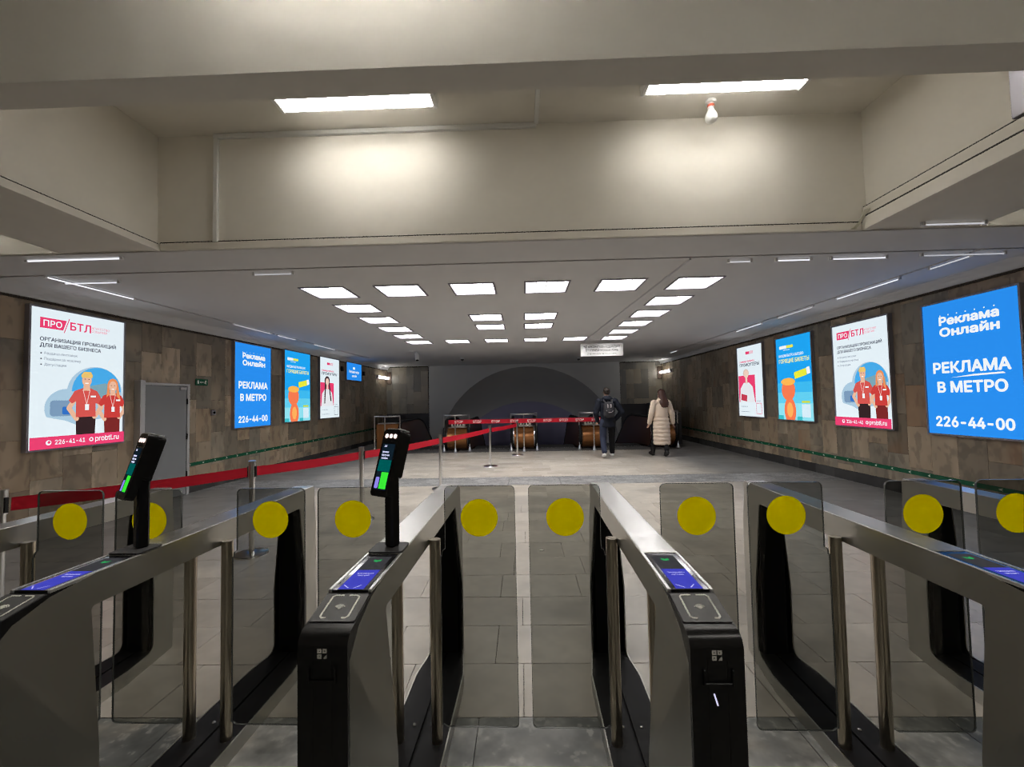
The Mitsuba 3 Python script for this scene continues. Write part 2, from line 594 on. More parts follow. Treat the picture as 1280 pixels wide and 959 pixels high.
# ceiling of the hall with grooves and holes for the light panels
PX0, PY0, PSX, PSY, PW = -2.551, 5.617, 0.9624, 0.979, 0.565
cells = [(i, j) for j in range(6) for i in range(6) if j in (0, 5) or i in (0, 5) or (j in (2, 3) and i in (2, 3))]
holes = [sbox(PX0 + i * PSX - PW / 2, PY0 + j * PSY - PW / 2, PX0 + i * PSX + PW / 2, PY0 + j * PSY + PW / 2) for i, j in cells]
hall = Polygon([(XL(4.6), 4.60), (XR, 4.60), (XR, YE + 0.1), (XL(YE), YE + 0.1)])


def GL(y):
    return XL(y) + 0.66


grooves = [LineString([(GL(4.5), 4.5), (GL(14.0), 14.0)]).buffer(0.03, cap_style=2), LineString([(4.86, 4.5), (4.86, 14.2)]).buffer(0.03, cap_style=2)]
cpoly = hall.difference(unary_union(holes + grooves))
ce = struct('ceiling', extr(cpoly, 0.07, ZC), 'paint_ceiling')
part(ce, 'groove_bed', box(-6.3, XR + 0.1, 4.54, YE + 0.1, ZC + 0.10, ZC + 0.2), 'groove_dark')

# the coffered bays over the gates: beams 1.1 m deep
ZB = 4.1
lipc = 'paint_cream'
b1 = struct('beam', box(-6.4, 6.0, 3.93, 4.53, ZC, ZB + 0.2), 'paint_cream')
part(b1, 'soffit_board', box(-6.3, XR, 3.945, 4.525, ZC - 0.012, ZC - 0.001), 'paint_ceiling')
part(b1, 'edge_trim', cat(box(-3.4, 3.1, 3.905, 3.928, ZC - 0.012, ZC + 0.055)), 'paint_cream')
part(b1, 'shadow_gap', cat(box(-3.42, 3.12, 3.918, 3.9295, ZC + 0.055, ZC + 0.070)), 'groove_dark')
b2 = struct('beam', box(-6.4, 6.0, 1.84, 2.01, ZC, ZB + 0.2), 'paint_cream')
for y0, y1 in ((2.01, 3.93), (YB, 1.84)):
    for s, (xa, xb) in ((-1, (-4.42, -3.46)), (1, (3.17, 4.16))):
        b = struct('beam', box(xa, xb, y0, y1, ZC + 0.002, ZB + 0.2), 'paint_cream')
        xe = xb if s < 0 else xa
        ins = (lambda a, c: (xe - 0.0 + a, xe + c)) if s < 0 else (lambda a, c: (xe - c, xe - a))
        if s < 0:
            part(b, 'edge_trim', box(xb - 0.03, xb + 0.035, y0, y1, ZC - 0.01, ZC + 0.05), 'paint_cream')
            part(b, 'shadow_gap', box(xb - 0.01, xb + 0.012, y0, y1, ZC + 0.05, ZC + 0.068), 'groove_dark')
            part(b, 'upper_ledge', box(xb - 0.01, xb + 0.008, y0, y1, ZC + 0.068, ZC + 0.52), 'paint_cream')
        else:
            part(b, 'edge_trim', box(xa - 0.05, xa + 0.03, y0, y1, ZC - 0.01, ZC + 0.10), 'paint_cream')
            part(b, 'upper_trim', box(xa - 0.03, xa + 0.03, y0, y1, ZC + 0.115, ZC + 0.20), 'paint_cream')
            part(b, 'shadow_gap', box(xa - 0.045, xa + 0.01, y0, y1, ZC + 0.10, ZC + 0.115), 'groove_dark')
            part(b, 'shadow_gap', box(xa - 0.026, xa + 0.01, y0, y1, ZC + 0.20, ZC + 0.210), 'groove_dark')
struct('ceiling', box(-6.4, 6.0, YB, 3.93, ZB, ZB + 0.2), 'paint_cream')

# cornices and skirtings
cov = Polygon([(0, 2.86), (0.05, 2.86), (0.055, 2.885)] + [(0.06 + 0.14 * (1 - math.cos(t)), 2.89 + 0.11 * math.sin(t)) for t in np.linspace(0.1, PI / 2, 7)] + [(0.2, 3.0), (0, 3.0)])
m = prismY(cov, 4.6, YE)
tl = struct('trim_1', m, 'paint_ceiling', smooth=25)
scene[tl]['to_world'] = T(ML)
part(tl, 'bead', prismY(sbox(0.0, 2.835, 0.03, 2.858), 4.6, YE), 'wall_joint', tw=T(ML))
m = prismY(cov, 4.6, YE)
m.apply_translation((0, 0, 0.02))
tr = struct('trim_2', xf(m, np.diag([1.0, 1, 1, 1])), 'paint_ceiling', smooth=25)
scene[tr]['to_world'] = T(MR)
part(tr, 'bead', prismY(sbox(0.0, 2.852, 0.03, 2.876), 4.6, YE), 'wall_joint', tw=T(MR))
bl = struct('baseboard_left', cat(prismY(sbox(0.0, 0.0, 0.012, 0.14), 3.2, 6.36), prismY(sbox(0.0, 0.0, 0.012, 0.14), 7.36, YE)), 'granite_black')
scene[bl]['to_world'] = T(ML)
br = struct('baseboard_right', prismY(sbox(0.0, 0.0, 0.012, 0.17), 3.2, YE), 'granite_black')
scene[br]['to_world'] = T(MR)

# ------------------------------------------------------------------ ceiling light panels
d_frame = mikit.ply(cat([cbox(-PW / 2 - 0.012, PW / 2 + 0.012, s * PW / 2 - 0.012, s * PW / 2 + 0.012, -0.012, 0.07, 0.002) for s in (-1, 1)] +
                        [cbox(s * PW / 2 - 0.012, s * PW / 2 + 0.012, -PW / 2, PW / 2, -0.012, 0.07, 0.002) for s in (-1, 1)]), 'alu_frame')
d_tray = mikit.ply(cat(box(-PW / 2, PW / 2, -PW / 2, PW / 2, 0.075, 0.085)), 'white_enamel')
_d = trimesh.Trimesh([[-.27, -.27, .06], [.27, -.27, .06], [.27, .27, .06], [-.27, .27, .06]], [[0, 2, 1], [0, 3, 2]], process=False)
d_diff = mikit.ply(_d, 'emit_white')
d_louv = mikit.ply(cat([box(x - 0.005, x + 0.005, -0.268, 0.268, 0.022, 0.045) for x in (-0.135, 0, 0.135)] + [box(-0.268, 0.268, y - 0.002, y + 0.002, 0.024, 0.043) for y in np.linspace(-0.2, 0.2, 6)]), 'white_enamel')
for i, j in cells:
    where = {0: 'row nearest the gates', 5: 'farthest row before the escalators'}.get(j, 'middle rows')
    side = ['left end', 'second from left', 'third from left', 'third from right', 'second from right', 'right end'][i]
    if j in (0, 5):
        lb = f'square louvred ceiling light, {side} of the {where}'
    elif i in (0, 5):
        lb = f'square louvred ceiling light in the {"left" if i == 0 else "right"} edge column, {("", "second", "third", "fourth", "fifth")[j]} row from the gates'
    else:
        lb = f'square louvred ceiling light of the inner four, {"left" if i == 2 else "right"} one of the {"nearer" if j == 2 else "farther"} pair'
    k = thing('ceiling_light', lb, 'ceiling light', 'square louvred lights in the hall ceiling')
    t = T().translate([PX0 + i * PSX, PY0 + j * PSY, ZC])
    part(k, 'frame', d_frame, None, tw=t)
    part(k, 'tray', d_tray, None, tw=t)
    part(k, 'diffuser', d_diff, None, tw=t, emit=[PANEL_L, PANEL_L * 0.985, PANEL_L * 0.97])
    part(k, 'louvre', d_louv, None, tw=t)


# ------------------------------------------------------------------ fluorescent fixtures in the coffers
def batten(x0, x1, y0, y1, z, label, L=TUBE_L, group=None):
    k = thing('fluorescent_fixture', label, 'ceiling light', group)
    part(k, 'body', cbox(x0, x1, y0, y1, z - 0.05, z, 0.006), 'white_enamel')
    part(k, 'diffuser', cbox(x0 + 0.04, x1 - 0.04, y0 + 0.02, y1 - 0.02, z - 0.085, z - 0.048, 0.012), 'emit_white', emit=[L, L * 0.965, L * 0.90])
    for xx in (x0, x1 - 0.04):
        part(k, 'end_cap', cbox(xx, xx + 0.04, y0 + 0.01, y1 - 0.01, z - 0.09, z - 0.03, 0.008), 'white_enamel')


batten(-2.03, -0.675, 3.30, 3.56, ZB, 'long white fluorescent fixture on the coffer ceiling, left of the bare bulb')
batten(1.03, 2.36, 3.26, 3.515, ZB, 'long white fluorescent fixture on the coffer ceiling, just above the bare bulb')
batten(-1.35, 0.0, 1.34, 1.60, ZB, 'long white fluorescent fixture in the coffer over the gates', L=TUBE_L * 2.2)
batten(1.3, 2.65, -0.6, -0.34, ZB, 'added unseen fluorescent fixture in the coffer behind the camera', L=TUBE_L * 1.6)  # unseen fixture added to brighten the near bay
batten(-5.75, -4.75, 2.9, 3.16, ZB, 'fluorescent fixture in the narrow side coffer by the left wall')
batten(4.45, 5.45, 2.9, 3.16, ZB, 'fluorescent fixture in the narrow side coffer by the right wall')

k = thing('bare_bulb', 'white bare light bulb hanging under the coffer ceiling by the right fixture', 'light bulb')
bx, by = 1.70, 3.70
part(k, 'socket', cat(cyl((bx, by, ZB - 0.03), (bx, by, ZB), 0.045), cyl((bx, by, ZB - 0.075), (bx, by, ZB - 0.03), 0.028)), 'white_enamel', smooth=35)
plastic('red_ring', [0.5, 0.1, 0.06], 0.4)
part(k, 'ring', cyl((bx, by, ZB - 0.062), (bx, by, ZB - 0.042), 0.031), 'red_ring', smooth=35)
part(k, 'bulb', lathe([(0, -0.20), (0.025, -0.197), (0.045, -0.18), (0.052, -0.155), (0.046, -0.125), (0.032, -0.10), (0.024, -0.075), (0, -0.075)], 24, (bx, by, ZB)), 'bulb_glass', smooth=True)

k = thing('cable_trunking', 'white cable trunking down the coffer wall and along its top', 'cable trunking')
part(k, 'vertical_duct', cat(cbox(-2.90, -2.855, 3.90, 3.93, 3.05, 4.07, 0.005)), 'white_enamel')
part(k, 'top_duct', cbox(-2.90, 0.175, 3.895, 3.93, 4.055, 4.098, 0.005), 'white_enamel')
part(k, 'ceiling_duct', cbox(0.155, 0.195, 2.05, 3.90, 4.075, 4.099, 0.005), 'white_enamel')
single('side_strip', cbox(3.135, 3.168, 2.62, 2.73, 3.22, 4.09, 0.004), 'alu_frame', 'narrow gray upright strip on the right beam face at the frame edge', 'cable duct')  # narrow gray upright strip set on the beam face
k = thing('loose_cables', 'bundle of thin loose cables at the inner corner of the right beam', 'cables')
for q in range(4):
    a = q * 0.012
    part(k, 'cable', tube([(3.10 + a, 3.88 - a, 3.16), (3.085 + a * 0.6, 3.87, 3.10), (3.06 + a * 0.4, 3.88, 3.04), (3.0 + a, 3.89, 2.99)], 0.005, 6), 'cream_enamel', smooth=True)

# ------------------------------------------------------------------ thin LED tubes along the ceiling grooves
LED = [(-4.875, 4.05, -3.915, 4.05, 1.0), (-5.34, 4.82, -4.70, 4.83, 0.8), (GL(4.55) + 0.05, 4.55, GL(5.6) + 0.05, 5.6, 1.0), (-3.0, 4.68, -2.55, 4.68, 0.35),
       (GL(7.5) + 0.05, 7.5, GL(8.6) + 0.05, 8.6, 0.45), (GL(8.8) + 0.05, 8.8, GL(9.5) + 0.05, 9.5, 0.55), (GL(10.3) + 0.05, 10.3, GL(11.4) + 0.05, 11.4, 0.6),
       (2.28, 4.70, 2.53, 4.70, 0.5), (2.80, 4.70, 3.17, 4.70, 0.9), (3.39, 4.70, 3.98, 4.70, 0.9), (4.33, 4.67, 5.2, 4.67, 0.4),
       (4.90, 4.72, 4.90, 5.2, 0.5), (4.90, 5.6, 4.90, 6.72, 0.9), (4.90, 7.25, 4.90, 8.25, 0.45), (4.90, 8.8, 4.90, 9.85, 0.9), (4.90, 13.6, 4.90, 14.2, 0.9), (3.55, 3.80, 4.08, 3.80, 0.5)]
LEDN = ['under the left beam edge', 'across the left end of the front groove', 'in the left side groove nearest the gates', 'across the front groove left of centre', 'in the left groove above the blue poster',
        'in the left groove just past the blue poster', 'in the left groove above the beach poster', 'across the front groove, shortest one right of centre', 'across the front groove, second right of centre',
        'across the front groove, third right of centre', 'across the front groove by the right wall', 'in the right side groove nearest the gates', 'in the right groove above the white photo poster',
        'in the right groove above the beach poster', 'in the right groove above the red and white poster', 'at the far end of the right groove', 'under the right beam edge']
for (xa, ya, xb, yb, L), nm in zip(LED, LEDN):
    k = thing('led_tube', f'thin white tube lamp {nm}', 'tube lamp', 'thin tube lamps along the ceiling grooves')
    zz = ZC - 0.026
    part(k, 'tube', cyl((xa, ya, zz), (xb, yb, zz), 0.008, 8), 'emit_white', emit=[L * 0.9, L * 0.92, L], weight=0.05)
    part(k, 'holder', cat([cbox(x - 0.014, x + 0.014, y - 0.014, y + 0.014, ZC - 0.038, ZC, 0.003) for x, y in ((xa, ya), (xb, yb))]), 'white_enamel')


# ------------------------------------------------------------------ backlit posters
def wallframe(side, yc, w, z0):
    """origin at the poster's lower left corner as one faces the wall"""
    if side < 0:
        u = np.array([math.sin(_a), math.cos(_a), 0])
        y0 = yc - w / 2
        return frame([XL(y0) + 0.0, y0, z0], u, [0, 0, 1])
    return frame([XR, yc + w / 2, z0], [0, -1, 0], [0, 0, 1])


class Poster:
    def __init__(self, label, side, yc, w, z0, h, back, group=None, depth=0.05, grad=None):
        self.k = thing('light_box', label, 'light box', group)
        self.M, self.w, self.h, self.n, self.d = wallframe(side, yc, w, z0), w, h, 0, depth
        b = 0.022
        fr = sbox(-b, -b, w + b, h + b).difference(sbox(0, 0, w, h))
        part(self.k, 'frame', xf(extr(fr, depth + 0.012), self.M), 'alu_frame')
        part(self.k, 'box', xf(box(-b * 0.9, w + b * 0.9, -b * 0.9, h + b * 0.9, 0.001, depth - 0.012), self.M), 'alu_frame')
        part(self.k, 'film', xf(flat(sbox(0, 0, w, h), depth), self.M), emat(back), emit=back)

    def poly(self, name, poly, c, parent=None, level=None):
        self.n += 1
        p = poly.intersection(sbox(0.0, 0.0, self.w, self.h))
        if p.is_empty:
            return None
        m = flat(p, self.d + 0.0006 * (level or self.n))
        return part(parent or self.k, name, xf(m, self.M), emat(c), emit=c, weight=0.0)

    def text(self, s, x, y, h, c, bold=True, align='l', width=None, name='lettering', heavy=0.0):
        self.n += 1
        m = text(s, h, bold, 0.0006, align, width)
        if heavy:
            m = cat([m.copy().apply_translation((a * heavy, b * heavy, 0.00004 * q)) for q, (a, b) in enumerate(((-1, 0), (1, 0), (0, 1), (0, -1)))])
        m.apply_translation((x, y, self.d + 0.0006 * self.n))
        return part(self.k, name, xf(m, self.M), emat(c), emit=c, weight=0.0)


WHT, BLU = lin(222, 234, 240), lin(40, 138, 232)
PNK, DRK, RED = lin(226, 64, 110), lin(70, 76, 92), lin(200, 66, 62)
SKIN, BLK, SKY, GRY = lin(226, 178, 150), lin(52, 36, 38), lin(70, 165, 225), lin(165, 195, 215)
TXT = lin(232, 238, 242)


def ell(x, y, a, b):
    return affinity.translate(affinity.scale(Point(0, 0).buffer(1, quad_segs=8), a, b), x, y)


def promo_crew(label, side, yc, z0):
    w, h = 1.17, 1.745
    P = Poster(label, side, yc, w, z0, h, WHT, 'white posters of the two promoters in red')
    U = w
    P.poly('logo_block', Polygon([(0.10, 1.50), (0.36, 1.50), (0.40, 1.63), (0.10, 1.63)]), PNK)
    P.text('ПРО', 0.135, 1.527, 0.075, TXT)
    P.poly('logo_slash', Polygon([(0.365, 1.47), (0.375, 1.47), (0.435, 1.66), (0.425, 1.66)]), PNK)
    P.text('БТЛ', 0.44, 1.52, 0.10, PNK)
    P.text('АГЕНТСТВО', 0.71, 1.575, 0.030, lin(232, 130, 150), False)
    P.text('СОБЫТИЙ', 0.71, 1.53, 0.030, lin(232, 130, 150), False)
    P.text('ОРГАНИЗАЦИЯ ПРОМОАКЦИЙ', 0.10, 1.34, 0.046, DRK, width=0.95)
    P.text('ДЛЯ ВАШЕГО БИЗНЕСА', 0.10, 1.265, 0.046, DRK, width=0.74)
    for q, s in enumerate(('Раздача листовок', 'Подарки за покупку', 'Дегустации')):
        P.poly('bullet', Point(0.115, 1.185 - 0.07 * q).buffer(0.009), DRK)
        P.text(s, 0.15, 1.172 - 0.07 * q, 0.032, lin(120, 130, 145), False)
    pic = P.poly('photo_disc', unary_union([ell(0.78, 0.70, 0.37, 0.36), ell(0.42, 0.50, 0.26, 0.25)]).difference(sbox(0, 0, w, 0.15)), GRY)
    P.poly('sky', ell(0.80, 0.72, 0.33, 0.33).intersection(sbox(0, 0.72, w, 1.2)), SKY, pic)
    P.poly('building', Polygon([(0.62, 0.66), (1.1, 0.62), (1.1, 0.80), (0.9, 0.84), (0.62, 0.78)]), lin(120, 160, 175), pic)
    P.poly('van', rrect(0.22, 0.40, 0.48, 0.60, 0.04), lin(120, 150, 180), pic)
    P.poly('van_window', rrect(0.36, 0.42, 0.46, 0.52, 0.02), lin(50, 110, 190), pic)
    P.poly('fog', Polygon([(0.15, 0.14), (0.15, 0.40), (0.40, 0.34), (0.75, 0.18), (0.75, 0.14)]), WHT, pic)
    # two promoters in red polo shirts
    for (ox, oy, s, hat, cloth, dark) in ((0.65, 0.14, 1.0, lin(226, 190, 110), lin(206, 84, 78), BLK), (1.00, 0.14, 0.90, lin(226, 140, 90), lin(196, 62, 58), lin(120, 40, 40))):
        A = lambda g: affinity.translate(affinity.scale(g, s, s, origin=(0, 0)), ox, oy)
        fg = P.poly('printed_figure', A(Polygon([(-0.12, 0), (0.12, 0), (0.125, 0.26), (-0.13, 0.26)])), dark)
        P.poly('arm', A(LineString([(-0.13, 0.50), (-0.215, 0.36), (-0.12, 0.22)]).buffer(0.03)), SKIN, fg)
        P.poly('arm', A(LineString([(0.13, 0.50), (0.20, 0.36), (0.11, 0.24)]).buffer(0.03)), SKIN, fg)
        P.poly('shirt', A(Polygon([(-0.13, 0.24), (0.125, 0.24), (0.12, 0.42), (0.17, 0.41), (0.20, 0.48), (0.14, 0.585), (0.05, 0.625), (-0.05, 0.625), (-0.15, 0.585), (-0.22, 0.46), (-0.18, 0.42), (-0.13, 0.45)])), cloth, fg)
        P.poly('neck', A(Polygon([(-0.045, 0.59), (0.045, 0.59), (0.04, 0.68), (-0.04, 0.68)])), SKIN, fg)
        if hat[0] > hat[1] * 1.9:
            P.poly('hair', A(unary_union([ell(0, 0.755, 0.085, 0.10), Polygon([(-0.06, 0.76), (-0.085, 0.76), (-0.10, 0.56), (-0.05, 0.60)]), Polygon([(0.06, 0.76), (0.085, 0.76), (0.13, 0.50), (0.06, 0.58)])])), hat, fg)
        P.poly('face', A(ell(0, 0.73, 0.062, 0.085)), SKIN, fg)
        P.poly('mouth', A(ell(0.0, 0.69, 0.025, 0.008)), lin(245, 240, 235), fg)
        P.poly('eyes', A(unary_union([ell(-0.025, 0.745, 0.010, 0.005), ell(0.025, 0.745, 0.010, 0.005)])), lin(90, 60, 50), fg)
        if not hat[0] > hat[1] * 1.9:
            P.poly('cap', A(Polygon([(-0.07, 0.765), (0.07, 0.765), (0.075, 0.80), (0.05, 0.845), (-0.04, 0.845), (-0.075, 0.80)])), hat, fg)
        P.poly('badge', A(sbox(-0.02, 0.33, 0.03, 0.41)), TXT, fg)
        P.poly('name_tag', A(sbox(0.05, 0.50, 0.12, 0.525)), TXT, fg)
        P.poly('lanyard', A(LineString([(-0.05, 0.60), (0.0, 0.41), (0.04, 0.60)]).buffer(0.004)), lin(240, 200, 195), fg)
    P.poly('band', sbox(0, 0, w, 0.15), PNK)
    P.poly('phone_icon', Point(0.20, 0.075).buffer(0.032).difference(Point(0.205, 0.08).buffer(0.016)), TXT)
    P.text('226-41-41', 0.27, 0.048, 0.056, TXT, width=0.36)
    P.poly('globe_icon', Point(0.71, 0.075).buffer(0.028).difference(Point(0.71, 0.075).buffer(0.014)), TXT)
    P.text('probtl.ru', 0.76, 0.048, 0.068, TXT, width=0.33)
    return P


def blue_ad(label, side, yc, z0, w, h, stroke=False):
    P = Poster(label, side, yc, w, z0, h, BLU)
    for q in range(7):
        P.poly('dot', Point(w * (0.21 + 0.095 * q), h * 0.90).buffer(0.009), TXT)
    P.text('Реклама', w * 0.20, h * 0.828, 0.105, TXT, width=w * 0.62, heavy=0.0045)
    P.text('Онлайн', w * 0.20, h * 0.742, 0.105, TXT, width=w * 0.62, heavy=0.0045)
    P.text('РЕКЛАМА', w * 0.5, h * 0.465, 0.135, TXT, align='c', width=w * 0.80, heavy=0.004)
    P.text('В МЕТРО', w * 0.5, h * 0.318, 0.135, TXT, align='c', width=w * 0.72, heavy=0.004)
    if stroke:
        P.poly('underline', Polygon([(w * 0.30, h * 0.425), (w * 0.85, h * 0.437), (w * 0.83, h * 0.449), (w * 0.55, h * 0.444)]), TXT)
    P.text('226-44-00', w * 0.5, h * 0.06, 0.125, TXT, align='c', width=w * 0.80, heavy=0.004)
    return P


def beach_ad(label, side, yc, z0, w, h, group):
    P = Poster(label, side, yc, w, z0, h, lin(30, 160, 235), group)
    for q, (a, b) in enumerate(((0.45, lin(60, 180, 232)), (0.33, lin(95, 200, 232)), (0.20, lin(140, 218, 232)))):
        P.poly('sky_band', sbox(0, 0, w, h * a), b)
    P.poly('logo', rrect(w * 0.10, h * 0.865, w * 0.32, h * 0.905, 0.015), TXT)
    P.poly('logo', rrect(w * 0.32, h * 0.868, w * 0.52, h * 0.902, 0.015), lin(220, 225, 90))
    P.poly('logo', sbox(w * 0.22, h * 0.845, w * 0.42, h * 0.852), TXT)
    P.text('НАХОДИМ БЫСТРО И ВЫГОДНО', w * 0.08, h * 0.765, 0.055, TXT, width=w * 0.72)
    P.text('ГОРЯЩИЕ БИЛЕТЫ', w * 0.08, h * 0.690, 0.085, lin(235, 235, 150), width=w * 0.86)
    P.poly('tag', affinity.rotate(rrect(w * 0.52, h * 0.505, w * 0.86, h * 0.585, 0.02), 10), lin(225, 228, 60))
    P.poly('tag', affinity.rotate(rrect(w * 0.86, h * 0.535, w * 0.95, h * 0.615, 0.02), 10), TXT)
    P.poly('plain_shape', unary_union([ell(w * 0.33, h * 0.36, w * 0.20, h * 0.13), ell(w * 0.36, h * 0.11, w * 0.17, h * 0.16)]), lin(238, 120, 78))
    P.poly('plain_shape', ell(w * 0.33, h * 0.46, w * 0.21, h * 0.045), lin(246, 178, 80))
    P.poly('plain_shape', ell(w * 0.36, h * 0.12, w * 0.09, h * 0.09), lin(246, 170, 90))
    P.poly('water', unary_union([sbox(0, 0, w * 0.16, h * 0.05), sbox(w * 0.56, 0, w * 0.70, h * 0.045)]), lin(60, 180, 190))
    P.poly('label_strip', rrect(w * 0.70, h * 0.205, w * 0.92, h * 0.228, 0.008), lin(200, 215, 60))
    P.poly('blank_square', rrect(w * 0.70, h * 0.04, w * 0.93, h * 0.19, 0.01), lin(205, 228, 238))
    return P


def promo_ad(label, side, yc, z0, w, h, woman):
    P = Poster(label, side, yc, w, z0, h, WHT)
    P.poly('logo', rrect(w * 0.36, h * 0.885, w * 0.50, h * 0.925, 0.006), PNK)
    P.text('БТЛ', w * 0.52, h * 0.885, 0.065, PNK, width=w * 0.14)
    P.text('В команду требуются', w * 0.10, h * 0.775, 0.045, PNK, width=w * 0.60)
    P.text('ПРОМОУТЕРЫ', w * 0.10, h * 0.715, 0.075, DRK, width=w * 0.78)
    P.poly('pink_block', sbox(w * 0.02, h * 0.20, w * 0.70, h * 0.585), PNK)
    hair = lin(72, 56, 60) if woman else lin(214, 190, 178)
    if woman:
        P.poly('hair', unary_union([ell(w * 0.36, h * 0.62, w * 0.13, h * 0.075), Polygon([(w * 0.24, h * 0.62), (w * 0.33, h * 0.62), (w * 0.27, h * 0.24), (w * 0.20, h * 0.22)]), Polygon([(w * 0.40, h * 0.62), (w * 0.48, h * 0.60), (w * 0.60, h * 0.26), (w * 0.53, h * 0.26)])]), hair)
    P.poly('blouse', Polygon([(w * 0.06, h * 0.20), (w * 0.10, h * 0.40), (w * 0.24, h * 0.48), (w * 0.46, h * 0.48), (w * 0.60, h * 0.42), (w * 0.68, h * 0.20)]), lin(224, 226, 230))
    if woman:
        P.poly('hair', unary_union([Polygon([(w * 0.24, h * 0.56), (w * 0.30, h * 0.56), (w * 0.25, h * 0.24), (w * 0.20, h * 0.24)]), Polygon([(w * 0.42, h * 0.56), (w * 0.47, h * 0.56), (w * 0.58, h * 0.28), (w * 0.52, h * 0.28)])]), hair)
    else:
        P.poly('hair', ell(w * 0.35, h * 0.615, w * 0.12, h * 0.06), hair)
        P.poly('clapper', affinity.rotate(sbox(w * 0.12, h * 0.22, w * 0.36, h * 0.31), -8), lin(190, 60, 80))
    P.poly('face', ell(w * 0.36, h * 0.60, w * 0.085, h * 0.06), lin(232, 200, 185))
    P.poly('neck', sbox(w * 0.32, h * 0.47, w * 0.40, h * 0.56), lin(232, 200, 185))
    P.poly('small_print', unary_union([sbox(w * 0.10, h * 0.135, w * 0.38, h * 0.142), sbox(w * 0.10, h * 0.06, w * 0.46, h * 0.067)]), lin(150, 165, 180))
    fr = rrect(w * 0.72, h * 0.04, w * 0.92, h * 0.19, 0.01)
    P.poly('blank_square', fr.difference(fr.buffer(-0.012)), PNK if not woman else DRK)
    P.poly('small_print', sbox(w * 0.74, h * 0.215, w * 0.90, h * 0.222), lin(150, 165, 180))
    return P


promo_crew('white light box of two red-shirted promoters on the left wall before the gray door', -1, 5.55, 1.02)
blue_ad('tall narrow blue light box with white lettering on the left wall past the door', -1, 9.06, 1.06, 1.18, 1.75)
beach_ad('bright sky-blue beach light box on the left wall between the blue and white ones', -1, 10.78, 1.09, 1.18, 1.76, None)
promo_ad('white light box of a long-haired woman on pink, left wall', -1, 12.49, 1.11, 1.18, 1.75, True)
P = Poster('small square blue light box, farthest on the left wall', -1, 14.2, 1.18, 2.29, 0.57, BLU)
P.poly('logo', rrect(0.48, 0.36, 0.66, 0.44, 0.02), TXT)
P.text('Реклама в метро', 0.59, 0.24, 0.09, TXT, align='c', width=0.80)
P.text('онлайн', 0.59, 0.11, 0.08, TXT, align='c', width=0.38)
blue_ad('large blue light box with underlined white lettering at the right end of the right wall', 1, 5.50, 0.945, 1.16, 1.745, True)
promo_crew('white light box of two red-shirted promoters, right wall beside the large blue one', 1, 7.24, 0.955)
beach_ad('bright sky-blue beach light box on the right wall between two white ones', 1, 8.98, 0.985, 1.14, 1.74, None)
promo_ad('white light box of a pale-shirted figure on pink, farthest on the right wall', 1, 10.69, 1.0, 1.15, 1.74, False)

# ------------------------------------------------------------------ wall furniture
d1 = struct('door_1', None or prismX(sbox(6.46, 0.01, 7.28, 1.86), 0.02, 0.06), 'door_gray')
scene[d1]['to_world'] = T(ML)
part(d1, 'frame', cat(prismX(sbox(6.37, 0, 6.45, 1.93), -0.02, 0.10), prismX(sbox(7.29, 0, 7.34, 1.90), -0.02, 0.07), prismX(sbox(6.45, 1.865, 7.29, 1.90), -0.02, 0.07)), 'alu_light', tw=T(ML))
for z in (0.3, 0.95, 1.55):
    part(d1, 'hinge', cyl((0.07, 7.285, z), (0.07, 7.285, z + 0.1), 0.012, 10), 'black_plastic', tw=T(ML))
part(d1, 'handle', cat(cyl((0.06, 6.54, 0.98), (0.11, 6.54, 0.98), 0.01, 10), cyl((0.105, 6.54, 0.98), (0.105, 6.66, 0.98), 0.01, 10)), 'chrome', tw=T(ML))
part(d1, 'closer', prismX(sbox(7.12, 1.80, 7.25, 1.84), 0.06, 0.09), 'alu_light', tw=T(ML))

k = thing('exit_sign', 'small green running-man exit sign on the left wall by the gray door', 'exit sign')
Ms = wallframe(-1, 7.67, 0.28, 1.895)
part(k, 'plate', xf(cbox(0, 0.28, 0, 0.115, 0.0, 0.02, 0.003), Ms), 'green_tape')
part(k, 'arrow', xf(extr(unary_union([sbox(0.10, 0.052, 0.185, 0.062), Polygon([(0.09, 0.057), (0.115, 0.078), (0.115, 0.036)])]), 0.001, 0.0202), Ms), 'white_print')
part(k, 'doorway', xf(extr(sbox(0.03, 0.025, 0.065, 0.09), 0.001, 0.0202), Ms), 'white_print')
part(k, 'runner', xf(extr(unary_union([Point(0.225, 0.088).buffer(0.009), LineString([(0.222, 0.075), (0.218, 0.05), (0.235, 0.028)]).buffer(0.007), LineString([(0.218, 0.052), (0.20, 0.035)]).buffer(0.006), LineString([(0.20, 0.07), (0.245, 0.066)]).buffer(0.005)]), 0.001, 0.0202), Ms), 'white_print')
Ms = wallframe(-1, 7.96, 0.13, 1.34)
k = thing('wall_switch', 'small dark switch box on the left wall near the exit sign', 'switch')
part(k, 'box', xf(cbox(0, 0.10, 0, 0.10, 0, 0.04, 0.006), Ms), 'alu_frame')
part(k, 'button', xf(cyl((0.05, 0.05, 0.04), (0.05, 0.05, 0.055), 0.02), Ms), 'black_plastic')
for nm, y, z, lb in (('wall_sensor', 13.35, 2.55, 'small dark sensor on the left wall left of the small blue light box'), ('wall_sensor', 15.05, 2.5, 'small dark sensor on the left wall right of the small blue light box')):
    Ms = wallframe(-1, y, 0.12, z)
    k = thing(nm, lb, 'sensor')
    part(k, 'body', xf(cbox(0, 0.1, 0, 0.14, 0, 0.07, 0.01), Ms), 'black_plastic')
    part(k, 'cable', xf(cyl((0.05, 0.14, 0.01), (0.05, 0.33, 0.01), 0.006, 8), Ms), 'alu_frame')
